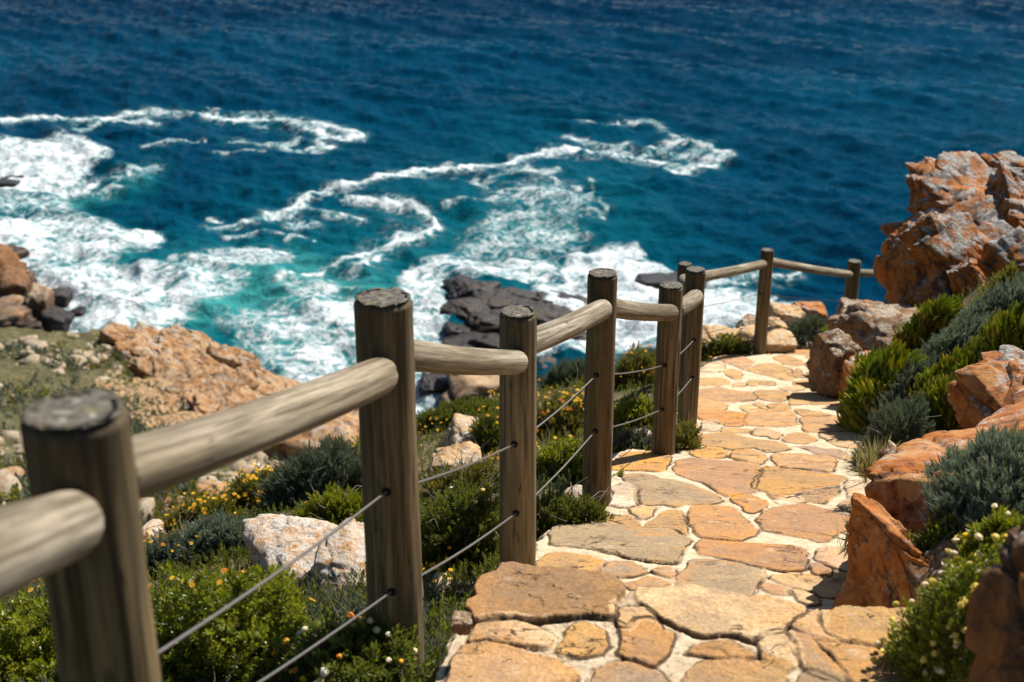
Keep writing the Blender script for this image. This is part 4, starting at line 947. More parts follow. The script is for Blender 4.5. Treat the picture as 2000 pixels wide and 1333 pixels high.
# down in the gully
for i, (lab, px, py, w, h, m) in enumerate([
    ('grey boulder on the gully floor with a dark shaded underside', 402, 966, 74, 34, 'head'), ('long pale slab lying on the gully floor', 346, 1000, 84, 30, 'head'),
    ('small dark hump below the pale gully slab', 305, 1022, 40, 20, 'reef'), ('small round white stone on the gully floor', 497, 922, 24, 20, 'pale'),
    ('pale stones at the frame edge of the gully behind the nearest post', 22, 935, 60, 36, 'head'), ('tiny pale stone on the scrub above the gully', 195, 900, 30, 18, 'head')]):
    rock('rock', lab, 'rock', [gblock(px, py, w, h, 1.0, 180 + i, far_z, rough=.13, n=4)], M[m])
def outcrop(label, pts, seed, m, ang=.55, name='rock_outcrop'):
    rock(name, label, 'outcrop', [gblock(bx, by, bw, bh, 5.0, seed + 90 + bi, far_z, push=.5, n=4) for bi, (bx, by, bw, bh) in enumerate([(610, 868, 230, 130)] if seed == 350 else [])] + [gblock(px, py, w, h, dp, seed + i, far_z, push=.2, rot=(.3, ang + .12 * math.sin(i * 2.3), .4 * math.sin(i)), rough=.13, strata=.06, n=5, planes=10, cellamp=.12) for i, (px, py, w, h, dp) in enumerate(pts)], M[m])
g_ = np.random.default_rng(77); pts = []
for px, py in [(250, 668), (285, 680), (310, 665), (335, 690), (350, 672), (372, 700), (395, 680), (408, 722), (430, 700), (445, 740), (462, 712), (478, 760), (492, 738), (505, 775), (520, 760), (470, 790), (432, 770), (400, 750), (365, 728), (330, 715), (295, 700),
               (445, 800), (410, 785), (375, 765), (340, 745), (305, 728), (480, 815), (420, 815), (385, 800), (350, 780), (270, 700), (450, 828)]:
    pts.append((px, py, g_.uniform(70, 120), g_.uniform(26, 44), g_.uniform(1.4, 2.6)))
outcrop('tilted tan and rust rock strata crowning the headland above the surf', pts, 300, 'head')
pts = []
for px, py in [(520, 880), (550, 862), (575, 850), (600, 845), (625, 838), (650, 834), (672, 845), (690, 852), (640, 858), (610, 868), (580, 880), (555, 890), (660, 868), (630, 885), (600, 895)]:
    pts.append((px, py, g_.uniform(46, 80), g_.uniform(26, 38), g_.uniform(5.0, 6.5)))
outcrop('lower jumble of rounded tan rocks between the rail and the white water', pts, 350, 'head', .4)
def sea_rocks(label, pts, seed, m, name='rock', cat='rock', group=None, **kw):
    kw = {**dict(rough=.13, n=4, planes=10), **kw}
    return rock(name, label, cat, [pblock(px, py, sea_d(px, py + h * .4), w, h, dp, seed + i, **{**kw, 'rot': (.1 * math.sin(i * 1.7), kw.get('ang', 0) + .1 * math.sin(i * 3.1), .5 * math.sin(i * 2.1))} if True else {}) if False else
                             block(at(px, py, sea_d(px, py + h * .4)), (w * sea_d(px, py + h * .4) / F, dp, h * sea_d(px, py + h * .4) / F * 1.05), seed + i, rot=(.1 * math.sin(i * 1.7), kw.get('ang', 0) + .1 * math.sin(i * 3.1), .5 * math.sin(i * 2.1)),
                                   **{k: v for k, v in kw.items() if k != 'ang'}) for i, (px, py, w, h, dp) in enumerate(pts)], M[m], group)
sea_rocks('dark layered reef rock ringed by surf behind the third post', [(930, 578, 110, 54, 4), (905, 562, 70, 30, 3), (975, 600, 150, 50, 5), (1050, 592, 170, 40, 4), (1110, 600, 110, 36, 4), (920, 618, 110, 60, 4), (970, 645, 150, 56, 4), (900, 655, 70, 44, 3), (935, 675, 130, 40, 4), (1060, 630, 150, 56, 4), (1120, 640, 90, 40, 3),
           (1000, 680, 160, 40, 4), (1090, 668, 130, 46, 3), (895, 600, 40, 30, 2)], 400, 'reef', 'reef', 'reef', strata=.09, n=5, ang=.08)
sea_rocks('dark sea rock awash under the surf behind the sixth post', [(1290, 548, 96, 16, 3), (1330, 542, 40, 18, 2)], 420, 'reef')
sea_rocks('small black rock tip in foam above the layered reef', [(888, 528, 34, 16, 2)], 424, 'reef')
sea_rocks('dark wet boulder in white water seen under the second rail', [(856, 756, 74, 44, 2.5)], 426, 'reef')
sea_rocks('tan and black shore rock at the slope foot under the second rail', [(925, 765, 120, 74, 4), (895, 790, 70, 40, 3), (965, 785, 70, 50, 3)], 428, 'tan', strata=.05)
sea_rocks('brown shore rock at the slope foot left of the fourth post', [(1072, 716, 54, 40, 3), (1090, 730, 40, 26, 2)], 432, 'head')
sea_rocks('small black rock in foam left of the fifth post', [(1245, 682, 34, 16, 1.5)], 436, 'reef')
sea_rocks('black rock in foam between the headland and the shore boulders', [(230, 615, 32, 24, 1.5)], 438, 'reef')
sea_rocks('brown cliff at the frame edge above the surf', [(-10, 540, 110, 110, 6), (30, 575, 70, 80, 4), (10, 510, 60, 50, 4), (48, 565, 40, 60, 3)], 440, 'brown', 'cliff_rock', 'cliff', strata=.06)
sea_rocks('smooth orange whaleback rock below the brown cliff', [(10, 625, 150, 60, 5), (55, 640, 60, 36, 3)], 446, 'head', 'cliff_rock', 'outcrop')
sea_rocks('large olive and black shore boulder next to the orange whaleback rock', [(76, 605, 56, 84, 3)], 450, 'shade')
sea_rocks('upper of two black boulders touching the olive shore boulder', [(112, 588, 58, 46, 2.5)], 452, 'reef')
sea_rocks('lower of two black boulders touching the olive shore boulder', [(112, 628, 56, 50, 2.5)], 454, 'reef')
sea_rocks('flat black rock in foam beside the upper black boulder', [(155, 586, 44, 20, 2)], 456, 'reef')
sea_rocks('humped black rock in foam beside the lower black boulder', [(152, 617, 46, 26, 2)], 458, 'reef')
sea_rocks('long low black ledge awash beyond the black boulders', [(65, 540, 80, 22, 2.5), (125, 546, 66, 20, 2), (150, 562, 40, 10, 1.5)], 460, 'reef')
sea_rocks('thin black rock showing in the farthest patch of surf', [(18, 357, 60, 14, 4)], 464, 'reef')
sea_rocks('dark stone at the waterline in front of the headland', [(172, 664, 20, 14, 1.5)], 466, 'reef')

# ------------------------------------------------------------------ plants
def quadleaf(base, dirv, side, L, W, fold=.25, n=1):
    """leaf of two triangles folded along its rib"""
    nrm = np.cross(side, dirv); mid = base + dirv * L * .5
    return [base, mid + side * W * .5 + nrm * W * fold, base + dirv * L, mid - side * W * .5 + nrm * W * fold], [[0, 1, 2], [0, 2, 3]]
def template(kind, seed=0):
    g = np.random.default_rng(seed); V, T3, tip = [], [], []
    def add(vs, fs, ts):
        o = len(V); V.extend(vs); T3.extend([[a + o for a in f] for f in fs]); tip.extend(ts)
    spec = dict(leafy=(13, .40, .17, 55, .15), small=(9, .46, .17, 50, .1), heath=(20, .26, .070, 42, .05), needle=(18, .46, .040, 26, .05), far=(7, .5, .20, 40, .1), tuft=(9, 1.0, .04, 24, 0))
    if kind in spec:
        n, L, W, ang, z0 = spec[kind]
        for i in range(n):
            q = (i + .5) / n; az = i * 2.399 + g.normal(0, .3); a = R(ang * (1.15 - .75 * q) + g.normal(0, 9))
            if kind == 'tuft': q = 0; a = R(abs(g.normal(0, ang)))
            d = np.array([math.cos(az) * math.sin(a), math.sin(az) * math.sin(a), math.cos(a)])
            s = np.array([-math.sin(az), math.cos(az), 0.0])
            v, f = quadleaf(np.array([0, 0, z0 + (.80 - z0) * q]), d, s, L * g.uniform(.75, 1.2) * (1 - .3 * q), W * g.uniform(.8, 1.2)); add(v, f, [q * .5, q * .5 + .25, q * .5 + .5, q * .5 + .25])
    if kind == 'finger':
        for i in range(8):
            az = i * 2.399 + g.normal(0, .3); a = R(12 + 34 * (1 - i / 8) + g.normal(0, 6)); L = g.uniform(.7, 1.05); rr = .062
            out = np.array([math.cos(az), math.sin(az), 0]); sd = np.array([-math.sin(az), math.cos(az), 0])
            rings = []
            for q, w_ in ((0, .75), (.3, 1.1), (.65, .95), (.92, .5), (1.0, .12)):
                aa = a * (1.25 - .75 * q); c = out * (.03 + math.sin(aa) * L * q) + np.array([0, 0, math.cos(aa) * L * q])
                for k in range(3):
                    th = k * 2.094 + .5; rings.append(c + (sd * math.cos(th) + out * math.sin(th)) * rr * 1.4 * w_)
            fs = []
            for r_ in range(4):
                for k in range(3):
                    a0, b0 = r_ * 3 + k, r_ * 3 + (k + 1) % 3; fs += [[a0, b0, b0 + 3], [a0, b0 + 3, a0 + 3]]
            add(rings, fs, [q for q in (0, .3, .65, .92, 1.0) for _ in range(3)])
    return np.array(V), np.array(T3), np.array(tip)
TPL = {k: [template(k, 31 * j + 1) for j in range(3)] for k in ('leafy', 'small', 'heath', 'needle', 'far', 'tuft', 'finger')}
def frames(ax, spin):
    ax = ax / np.linalg.norm(ax, axis=1)[:, None]
    ref = np.where(np.abs(ax[:, 2:3]) < .9, np.array([[0, 0, 1.0]]), np.array([[1.0, 0, 0]]))
    s = np.cross(ref, ax); s /= np.linalg.norm(s, axis=1)[:, None]; t = np.cross(ax, s)
    c, n = np.cos(spin)[:, None], np.sin(spin)[:, None]
    return s * c + t * n, -s * n + t * c, ax
def foliage(kind, P, ax, sc, g, rnd=None):
    n = len(P); Vs, Fs, rs, ts = [], [], [], []; o = 0
    which = g.integers(0, 3, n); rnd = g.uniform(0, 1, n) if rnd is None else rnd
    S, T_, A = frames(ax, g.uniform(0, 6.28, n))
    for j in range(3):
        V, T3, tip = TPL[kind][j]; m = which == j; k = m.sum()
        if not k: continue
        X = (S[m][:, None] * V[None, :, 0:1] + T_[m][:, None] * V[None, :, 1:2] + A[m][:, None] * V[None, :, 2:3]) * sc[m][:, None, None] + P[m][:, None]
        Vs.append(X.reshape(-1, 3)); Fs.append((T3[None] + (np.arange(k) * len(V))[:, None, None] + o).reshape(-1, 3)); o += k * len(V)
        rs.append(np.repeat(rnd[m], len(V))); ts.append((tip[None] * g.uniform(.3, 1.1, k)[:, None]).ravel())
    return np.concatenate(Vs), np.concatenate(Fs), np.concatenate(rs), np.concatenate(ts)
def twigs(A, B, r0, g, bend=.12, n=5, ns=3):
    Vs, Fs, o = [], [], 0
    for a, b in zip(A, B):
        t = np.linspace(0, 1, n)[:, None]; L = np.linalg.norm(b - a); off = g.normal(0, bend * L, 3)
        p = a + (b - a) * t + off * np.sin(t * math.pi) + g.normal(0, .02 * L, (n, 3)) * (t > 0)
        V, Fc = tube(p, r0 * (1.1 - .8 * t[:, 0]), ns); Vs.append(V); Fs.append(Fc + o); o += len(V)
    return np.concatenate(Vs), np.concatenate(Fs)
def blossoms(P, nrm, r, cols, g, kind='daisy'):
    """small flower heads: daisies with ray petals or round button heads"""
    Vs, Fs, Cs, o = [], [], [], 0
    nrm = nrm + g.normal(0, .25, nrm.shape); S, T_, A = frames(nrm, g.uniform(0, 6.28, len(P)))
    for i in range(len(P)):
        c = np.array(cols[i % len(cols)]) * g.uniform(.8, 1.15); rr = r * g.uniform(.7, 1.25); vs, fs, cs = [], [], []
        if kind == 'daisy':
            k = 8
            for j in range(k):
                a = j * 2 * math.pi / k; da = .33
                o_ = len(vs); vs += [(0, 0, 0), (math.cos(a - da) * .7, math.sin(a - da) * .7, .18), (math.cos(a), math.sin(a), .12), (math.cos(a + da) * .7, math.sin(a + da) * .7, .18)]
                fs += [[o_, o_ + 1, o_ + 2], [o_, o_ + 2, o_ + 3]]; cs += [c * .8, c, c, c]
            o_ = len(vs)
            for j in range(6): a = j * math.pi / 3; vs.append((math.cos(a) * .33, math.sin(a) * .33, .14)); cs.append(c * np.array([.9, .6, .4]))
            vs.append((0, 0, .3)); cs.append(c * np.array([.9, .65, .4])); fs += [[o_ + j, o_ + (j + 1) % 6, o_ + 6] for j in range(6)]
        else:
            D, Fi = ico(2); D = D * (1 + .12 * g.normal(0, 1, (len(D), 1))); vs = [tuple(v) for v in D * np.array([1, 1, .72])]; fs = [list(f) for f in Fi]
            up = np.clip(D[:, 2] * .6 + .5, 0, 1)[:, None]; cs = list(c * up + np.array([.34, .25, .035]) * (1 - up))
        vs = np.array(vs) * rr
        Vs.append(P[i] + S[i] * vs[:, 0:1] + T_[i] * vs[:, 1:2] + A[i] * vs[:, 2:3]); Fs.append(np.array(fs) + o); Cs.append(np.array(cs)); o += len(vs)
    C_ = np.concatenate(Cs); return np.concatenate(Vs), np.concatenate(Fs), np.concatenate([np.clip(C_, 0, 1), np.ones((len(C_), 1))], 1)
YEL = [(.80, .46, .02), (.85, .55, .03), (.72, .36, .015)]; ORA = [(.75, .28, .015), (.80, .40, .02), (.62, .16, .02)]; CRE = [(.82, .72, .48), (.80, .66, .40), (.78, .55, .18), (.82, .74, .60)]
SHRUBS = 0
def shrub(label, kind, mat, px, py, w, h, sprigs, size, flowers=None, stems=12, name='shrub', cat='shrub', dz=0.0, up=.5, tall=.75, fn=near_z, d=None, lump=.32, deep=None, dry=0):
    """a mounded plant: picture centre and size, standing on the ground it hits"""
    global SHRUBS; SHRUBS += 1; g = np.random.default_rng(900 + SHRUBS)
    if d is None: B = hit(px, py + h * .30, fn)
    else: B = at(px, py + h * .30, d)
    dd = B[1] * CT - B[2] * ST
    rx = w * dd / F / 2; hz = h * dd / F * tall; ry = deep if deep else max(.55 * rx, h * dd / F * .6)
    B = B + np.array([0, 0, dz]); flat_ref = fn(B[0:1], B[1:2])[0]
    root = empty(name, B, label, cat)
    def shell(n, lo, hi):
        D = g.normal(0, 1, (n, 3)); D[:, 2] = np.abs(D[:, 2]) - .12; D /= np.linalg.norm(D, axis=1)[:, None]
        lum = 1 + lump * fbm(D * 2.1 + SHRUBS * 5.1, 3, 600) + .5 * lump * fbm(D * 5.5 + SHRUBS, 2, 601)
        t = (lo + (hi - lo) * g.uniform(0, 1, n) ** .5) * lum
        P = D * t[:, None] * np.array([rx, ry, hz])
        P[:, 2] += np.clip((fn(B[0] + P[:, 0], B[1] + P[:, 1]) - flat_ref), -1.2, 1.0) * .85
        nn = D / np.array([rx, ry, hz]); nn /= np.linalg.norm(nn, axis=1)[:, None]
        return P, nn
    P, nn = shell(sprigs, .45, 1.0)
    ax = nn * (1 - up) + np.array([0, 0, up]) + g.normal(0, .26, P.shape)
    V, Fc, rn, tp = foliage(kind, P - ax / np.linalg.norm(ax, axis=1)[:, None] * size * .4, ax, size * g.uniform(.7, 1.3, sprigs), g, np.clip(.5 + .55 * fbm(P / max(rx, .05) * 2.2 + SHRUBS, 2, 640) + g.normal(0, .22, sprigs), 0, 1))
    obj('foliage', np_mesh('foliage', V, [Fc], M[mat], False, dict(rnd=rn, tip=tp)), root)
    SV, SF, SM, so_ = [], [], [], 0
    if stems:
        Q, qn = shell(stems, .8, 1.0); V, Fc = twigs(np.tile(np.array([[0, 0, -.04]]), (stems, 1)) + g.normal(0, .1 * rx, (stems, 3)) * np.array([1, 1, .1]), Q * .95, .0035 + .004 * rx, g, .15)
        SV.append(V); SF.append(Fc); SM.append(np.zeros(len(Fc))); so_ += len(V)
    if dry:
        Q, qn = shell(dry, .7, 1.0); V, Fc = twigs(Q * .8, Q * 1.04 + (qn * .5 + g.normal(0, .6, Q.shape)) * size * 1.3, .0016 + .0002 * dd, g, .2)
        SV.append(V); SF.append(Fc + so_); SM.append(np.zeros(len(Fc))); so_ += len(V)
    if flowers:
        nf, r, cols, fk = flowers
        Q, qn = shell(nf * 3, .96, 1.06); pick = np.argsort(-(fbm(Q / max(rx, .05) * 3.2 + SHRUBS, 2, 650) + g.normal(0, .16, len(Q))))[:nf]; Q, qn = Q[pick], qn[pick]; V, Fc, cc = blossoms(Q + qn * size * .5, qn * .6 + np.array([0, -.15, .7]), r, cols, g, fk)
        obj('blossoms', np_mesh('blossoms', V, [Fc], M['petal'], False, dict(col=cc)), root)
        if fk == 'button':
            V, Fc = twigs(Q * .7, Q + qn * size * .48, .0017, g, .1); SV.append(V); SF.append(Fc + so_); SM.append(np.ones(len(Fc))); so_ += len(V)
    if SV: obj('stems', np_mesh('stems', np.concatenate(SV), [np.concatenate(SF)], [M['twig'], M['stem']], True, None, np.concatenate(SM)), root)
    return root

# outside the fence, nearest first
shrub('glossy green leafy bush with scattered yellow flowers between the two nearest posts', 'leafy', 'green', 440, 1240, 400, 300, 2600, .055, (46, .0105, YEL + ORA, 'daisy'), 30, up=.45, lump=.4)
shrub('bush of cream and orange button flowers crowding the foot of the second post', 'small', 'dark_green', 690, 1300, 300, 240, 2300, .05, (54, .0092, CRE + ORA, 'button'), 30, up=.45)
shrub('bright green leafy bush outside the nearest post', 'leafy', 'green', 30, 1270, 330, 240, 1900, .055, (10, .011, YEL, 'daisy'), 20, up=.45, lump=.4)
shrub('low grey green wormwood mound left of the whitish boulder', 'needle', 'grey', 430, 1058, 190, 96, 1500, .075, None, 12)
shrub('large dark grey green dome bush behind the second post', 'needle', 'darkgrey', 630, 935, 240, 150, 3200, .085, None, 22, lump=.25, dry=60)
shrub('yellow flowered bush running up to the dark grey dome bush', 'heath', 'olive', 500, 965, 130, 100, 1300, .08, (150, .013, YEL, 'daisy'), 10)
shrub('straggling yellow flowered bush on the lip of the gully', 'heath', 'olive', 390, 1010, 150, 74, 1100, .08, (130, .012, YEL, 'daisy'), 8)
shrub('rusty flowered heath beside the grey wormwood mound', 'heath', 'darkgrey', 330, 1090, 150, 80, 1000, .07, (40, .0085, YEL + ORA, 'daisy'), 8, dry=40)
shrub('fine yellow green bush between the whitish boulder and the dark grey dome bush', 'heath', 'green', 655, 1000, 170, 90, 1600, .075, (10, .009, ORA, 'daisy'), 10, dry=40)
shrub('green heath bush with bare twigs between the second and third posts', 'heath', 'dark_green', 905, 1035, 190, 190, 3400, .065, (14, .008, CRE, 'button'), 26, dry=70)
shrub('twiggy dry bush above the green heath between the second and third posts', 'heath', 'olive', 905, 945, 170, 90, 900, .07, (20, .009, ORA, 'daisy'), 14, dry=130)
shrub('orange flowered bush left of the third post beside the tan layered stone', 'heath', 'dark_green', 955, 850, 80, 110, 1000, .08, (60, .012, YEL + YEL + ORA, 'daisy'), 8)
shrub('low green mound on the slope brink left of the third post', 'heath', 'dark_green', 890, 815, 190, 60, 1500, .09, None, 8, lump=.2)
shrub('dark green hummock on the slope brink between the third and fourth posts', 'needle', 'darkgrey', 1110, 735, 110, 60, 1200, .09, None, 8)
shrub('yellow flowered carpet bush between the third and fourth posts', 'heath', 'olive', 1098, 815, 120, 110, 1500, .085, (110, .013, YEL + ORA, 'daisy'), 8, dry=30)
shrub('bright green bush left of the fourth post', 'small', 'green', 1100, 905, 110, 110, 1200, .06, (8, .010, YEL, 'daisy'), 10, dry=20)
shrub('dark twiggy heath at the foot of the fourth post', 'heath', 'dark_green', 1105, 1010, 170, 90, 1500, .06, None, 14, dry=110)
shrub('olive flowered bush between the fourth and fifth posts', 'heath', 'olive', 1245, 725, 110, 90, 1200, .09, (70, .013, YEL + YEL + ORA, 'daisy'), 6)
shrub('leafy green bush shaded by the fifth post', 'small', 'green', 1245, 815, 100, 80, 900, .07, (14, .011, YEL, 'daisy'), 8)
shrub('grey twiggy bush beside the fifth post', 'heath', 'darkgrey', 1235, 868, 80, 60, 700, .065, None, 8, dry=70)
shrub('wispy bush growing between the fifth and sixth posts', 'heath', 'olive', 1338, 862, 60, 70, 620, .06, (10, .009, ORA, 'daisy'), 8, dry=20, d=gd(1338, 890))
shrub('yellow flowered green bush at the path edge beyond the sixth post', 'small', 'dark_green', 1415, 685, 100, 66, 1100, .075, (26, .013, YEL, 'daisy'), 8)
shrub('wide grey green cushion bush beyond the corner post', 'needle', 'darkgrey', 1590, 650, 130, 70, 1500, .09, None, 8, d=13.0)
shrub('small bright green tuft beside the end post', 'heath', 'green', 1625, 652, 44, 40, 380, .07, None, 4, d=12.4)
shrub('small green sprout at the foot of the fourth post on the path side', 'leafy', 'green', 1208, 938, 26, 34, 60, .035, None, 4, d=gd(1208, 950))
# beside the path
shrub('yellow green heath on the bank top under the huge boulder', 'heath', 'olive', 1965, 560, 130, 80, 1500, .08, None, 8)
shrub('silvery green bush on the bank just below the huge boulder', 'needle', 'grey', 1930, 615, 170, 90, 2400, .08, None, 12)
shrub('wide silvery green bush in the middle of the bank', 'needle', 'grey', 1860, 690, 210, 100, 3000, .075, None, 12)
shrub('dark grey green bush hanging over the path edge below the succulents', 'needle', 'darkgrey', 1745, 855, 130, 170, 2600, .07, None, 14, dry=30)
shrub('shaded grey heath between the silvery bush and the succulents', 'needle', 'darkgrey', 1770, 765, 130, 120, 1700, .07, None, 10, dry=40)
shrub('silvery blue bush growing over the orange slab', 'needle', 'grey', 1945, 985, 255, 190, 5600, .075, None, 22, dry=30, d=3.9, dz=.07, up=.6, deep=.34)
shrub('dark green undergrowth beneath the silvery blue bush', 'small', 'dark_green', 1850, 1060, 170, 90, 900, .045, (8, .010, CRE, 'button'), 10, d=3.75)
shrub('bush of cream button flowers overhanging the landing', 'small', 'green', 1870, 1195, 220, 270, 1500, .042, (130, .0088, CRE[:2] + [(.78, .62, .14), (.75, .58, .10), (.70, .50, .08)], 'button'), 34, d=2.95, up=.4, lump=.5)
shrub('yellow button flowers above the nearest dark boulder', 'small', 'green', 1945, 1045, 120, 90, 500, .042, (22, .0095, CRE + YEL, 'button'), 10, d=3.2)
for lab, px, py, w, h, n in [('succulent mat with red tips spilling onto the path behind the shaded stones', 1712, 770, 110, 170, 420), ('bright succulent fingers in the middle of the bank', 1865, 755, 130, 90, 330), ('tall succulent fingers at the frame edge on the bank', 1965, 690, 120, 120, 380),
                             ('succulent clump directly above the orange slab', 1845, 812, 110, 90, 280), ('small hanging succulent rosette left of the orange slab', 1780, 852, 60, 70, 110), ('reddish succulent fingers beneath the huge boulder', 1810, 650, 100, 60, 260)]:
    shrub(lab, 'finger', 'ice', px, py, w, h, n, .105, None, 6, name='succulent', cat='succulent', up=.7, lump=.45, dz=.07)
for lab, px, py, w, h, d in [('dry grass tuft at the path edge against the brown stone', 1688, 1040, 60, 90, 4.3), ('few long grass blades below the dark grey bush', 1712, 905, 60, 70, 5.4)]:
    shrub(lab, 'tuft', 'straw', px, py, w, h, 26, .13, None, 0, name='grass_tuft', cat='grass tuft', d=d, up=.75)

# ------------------------------------------------------------------ low scrub between the shrubs (uncountable)
def scatter(name, label, kind, mat, n, region, size, seed, fn=near_z, keep=None, up=.7):
    g = np.random.default_rng(seed); a0, a1, r0, r1 = region
    a = g.uniform(a0, a1, n); r = np.exp(g.uniform(math.log(r0), math.log(r1), n)); x, y = r * np.sin(a), r * np.cos(a)
    m = keep(x, y, r, a, g); x, y, r = x[m], y[m], r[m]
    z = fn(x, y); P = np.stack([x, y, z - .01 * size], 1)
    ax = np.tile(np.array([[0, 0, up]]), (len(P), 1)) + g.normal(0, .32, P.shape)
    s = size * g.uniform(.6, 1.5, len(P))
    rn = np.clip(.5 + .6 * fbm(P * (.14 / size), 2, seed) + g.normal(0, .2, len(P)), 0, 1)
    V, Fc, rn, tp = foliage(kind, P, ax, s, g, rn)
    o = obj(name, np_mesh(name, V, [Fc], M[mat], False, dict(rnd=rn, tip=tp))); tag(o, label, None, None, 'stuff'); return P
def off_path(x, y, mar=.0):
    q = np.stack([x, y], 1); return (np.maximum(poly_sd(q, PL), poly_sd(q, PR)) < -.02 - mar)
def left_near(thr, seed, lo=-9):
    def f(x, y, r, a, g):
        rb = np.interp(a, bk_a, bk_r); v = fbm(xyz(x, y) * .9, 3, seed)
        return (r < rb + .6) & (x < xl(y) + .12) & off_path(x, y) & (v > thr) & (v < lo + 9.0 + 9)
    return f
def right_near(thr, seed):
    def f(x, y, r, a, g):
        v = fbm(xyz(x, y) * 1.1, 3, seed); return (x > xr(y) + .05) & off_path(x, y, .03) & (v > thr)
    return f
scatter('undergrowth', 'low green heath covering the slope outside the fence', 'heath', 'dark_green', 36000, (-.75, .34, 1.5, 16.5), .075, 701, keep=left_near(-.12, 801))
scatter('undergrowth', 'low olive heath covering the slope outside the fence', 'heath', 'olive', 25000, (-.75, .34, 1.5, 16.5), .075, 702, keep=left_near(.02, 802))
scatter('undergrowth', 'low grey heath covering the slope outside the fence', 'needle', 'darkgrey', 17000, (-.75, .34, 1.5, 16.5), .08, 703, keep=left_near(.10, 803))
scatter('undergrowth', 'grey heath covering the bank beside the path', 'needle', 'darkgrey', 6000, (.18, .75, 2.6, 13), .075, 704, keep=right_near(-.1, 804))
scatter('undergrowth', 'green heath covering the bank beside the path', 'heath', 'dark_green', 7000, (.18, .75, 2.6, 13), .065, 705, keep=right_near(-.1, 805))
def wild_flowers(n, seed, cols, reg, thr, label, r):
    g = np.random.default_rng(seed); a = g.uniform(reg[0], reg[1], n); rr = g.uniform(reg[2], reg[3], n); x, y = rr * np.sin(a), rr * np.cos(a)
    m = left_near(thr, seed)(x, y, rr, a, g); x, y = x[m], y[m]; P = np.stack([x, y, near_z(x, y) + g.uniform(.04, .13, len(x))], 1)
    V, Fc, cc = blossoms(P, np.tile(np.array([[0, -.2, .8]]), (len(P), 1)), r, cols, g)
    tag(obj('wild_flowers', np_mesh('wild_flowers', V, [Fc], M['petal'], False, dict(col=cc))), label, None, None, 'stuff')
wild_flowers(2200, 711, YEL + YEL + ORA, (-.02, .2, 5.0, 13), .12, 'tiny orange and yellow flowers in the heath beyond the middle posts', .012)
wild_flowers(1500, 712, YEL, (-.42, -.05, 3.5, 9), .16, 'tiny yellow flowers in the heath beyond the nearest posts', .011)
def dead_twigs(n, seed, reg):
    g = np.random.default_rng(seed); a = g.uniform(reg[0], reg[1], n); rr = g.uniform(reg[2], reg[3], n); x, y = rr * np.sin(a), rr * np.cos(a)
    m = left_near(.05, seed)(x, y, rr, a, g); x, y = x[m], y[m]; A_ = np.stack([x, y, near_z(x, y) + .01], 1); B_ = A_ + g.normal(0, .07, A_.shape) + np.array([0, 0, .10])
    V, Fc = twigs(A_, B_, .0022, g, .2); tag(obj('dead_twigs', np_mesh('dead_twigs', V, [Fc], M['twig'])), 'bare dead twigs poking from the heath', None, None, 'stuff')
dead_twigs(1600, 721, (-.3, .2, 2.6, 9))
def gravel():
    g = np.random.default_rng(731); D, Fi = ico(2); Vs, Fs, o = [], [], 0
    for i in range(170):
        px, py = g.uniform(835, 925), g.uniform(1170, 1340); B = on_land(px, py) * 1.012; B[2] = near_z(B[0:1], B[1:2])[0] + .002
        if off_path(B[0:1], B[1:2], -.03)[0]:
            V = D * (1 + .18 * fbm(D * 2 + i * 3.3, 2, 5))[:, None] * g.uniform(.004, .017) * np.array([1.2, 1, .6]); V = V @ rot_xyz(0, 0, g.uniform(0, 6)).T + B; Vs.append(V); Fs.append(Fi + o); o += len(V)
    tag(obj('gravel', np_mesh('gravel', np.concatenate(Vs), [np.concatenate(Fs)], M['pale'])), 'pale gravel and bark chips between the fence and the landing', None, None, 'stuff')
gravel()
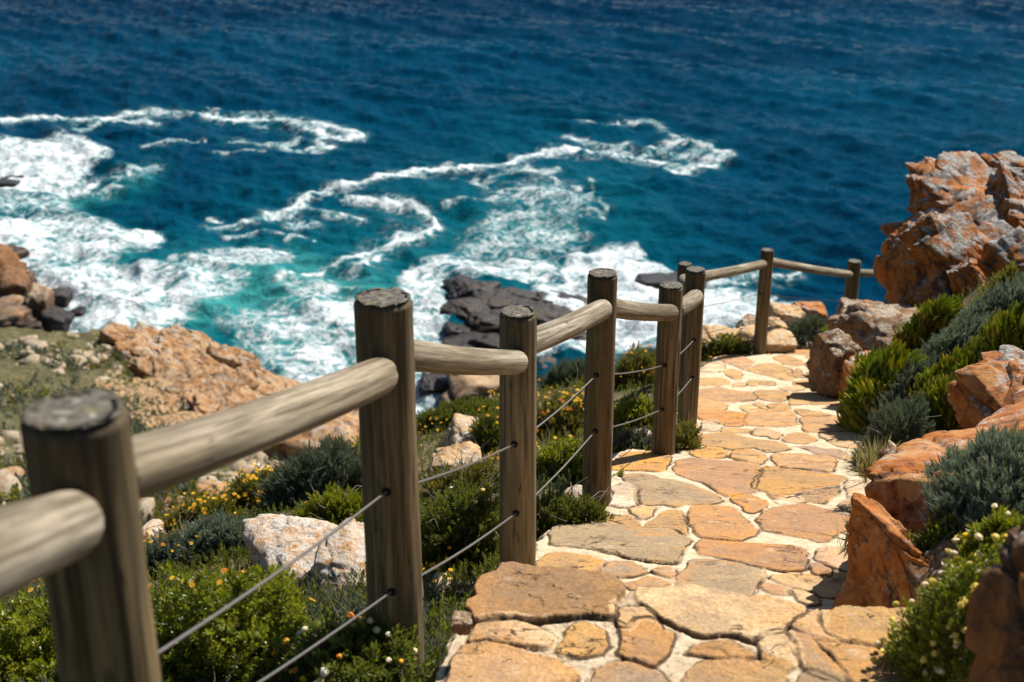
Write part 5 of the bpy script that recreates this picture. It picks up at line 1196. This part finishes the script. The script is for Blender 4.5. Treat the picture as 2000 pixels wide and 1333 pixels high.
# far scrub and stones of the headland
def land_only(thr, seed):
    def f(x, y, r, a, g):
        z = far_z(x, y); v = fbm(xyz(x, y) * .22, 3, seed); return (z > SEA + 3.0) & (v > thr)
    return f
scatter('headland_scrub', 'dark low scrub spread over the headland and gully', 'far', 'darkgrey', 13000, (-.62, -.08, 20, 75), .36, 741, far_z, land_only(-.08, 841))
scatter('headland_scrub', 'pale olive scrub spread over the headland and gully', 'far', 'olive', 14000, (-.62, -.08, 20, 75), .34, 742, far_z, land_only(-.02, 842))
def rubble():
    g = np.random.default_rng(751); n = 3600; a = g.uniform(-.6, -.07, n); r = np.exp(g.uniform(math.log(24), math.log(74), n)); x, y = r * np.sin(a), r * np.cos(a)
    z = far_z(x, y); px, py, _ = project(np.stack([x, y, z], 1)); v = fbm(xyz(x, y) * .3, 3, 752)
    m = (z > SEA + 1.0) & (v + sstep(100, 420, px) * .25 + (py < 760) * .22 > .08); x, y, z = x[m], y[m], z[m]
    D, Fi = ico(2); Vs, Fs, o = [], [], 0
    for i in range(len(x)):
        s = .07 + .42 * g.uniform() ** 4
        V = D * (1 + .3 * np.sign(g.normal(size=3)) * .3 * D)  * (1 + .25 * vnoise(D * 1.7 + i * 2.1, 3))[:, None] * s * np.array([1.3, 1, .7]); V = V @ rot_xyz(0, g.normal(0, .3), g.uniform(0, 6)).T + np.array([x[i], y[i], z[i] + s * .08]); Vs.append(V); Fs.append(Fi + o); o += len(V)
    tag(obj('rubble', np_mesh('rubble', np.concatenate(Vs), [np.concatenate(Fs)], M['pebble'])), 'pale stones strewn over the headland scrub', None, None, 'stuff')
rubble()
# ------------------------------------------------------------------ light, sky, camera
AZ, EL = R(45), R(48)
w = bpy.data.worlds.new("World"); scene.world = w; w.use_nodes = True
nt = w.node_tree; sky = nt.nodes.new('ShaderNodeTexSky'); sky.sky_type = 'NISHITA'; sky.sun_disc = False
sky.sun_elevation = EL; sky.sun_rotation = AZ; sky.ozone_density = 2.0; sky.dust_density = .4
nt.links.new(sky.outputs[0], nt.nodes['Background'].inputs[0]); nt.nodes['Background'].inputs[1].default_value = .05
sd = bpy.data.lights.new('sun', 'SUN'); sd.energy = 5.0; sd.angle = R(.53); sd.color = (1.0, .94, .85)
so = bpy.data.objects.new('sun', sd); COL.objects.link(so)
sv = Vector((math.sin(AZ) * math.cos(EL), math.cos(AZ) * math.cos(EL), math.sin(EL)))
so.rotation_euler = sv.to_track_quat('Z', 'Y').to_euler(); so.location = (8, 8, 12)

cam = bpy.data.cameras.new('camera'); co = bpy.data.objects.new('camera', cam); COL.objects.link(co)
cam.sensor_width = 36; cam.lens = 36 * F / 2000; cam.clip_start = .05; cam.clip_end = 20000
co.rotation_euler = (R(90) - TH, 0, 0)
cam.dof.use_dof = True; cam.dof.focus_distance = 5.0; cam.dof.aperture_fstop = 3.8
scene.camera = co
vs = scene.view_settings; vs.view_transform = 'Standard'; vs.look = 'None'; vs.gamma = 1; vs.exposure = 0.85
cy = scene.cycles; cy.use_denoising = True; cy.max_bounces = 6; cy.diffuse_bounces = 2; cy.transparent_max_bounces = 8; cy.caustics_reflective = False; cy.caustics_refractive = False
try: cy.denoiser = 'OPENIMAGEDENOISE'
except Exception: pass
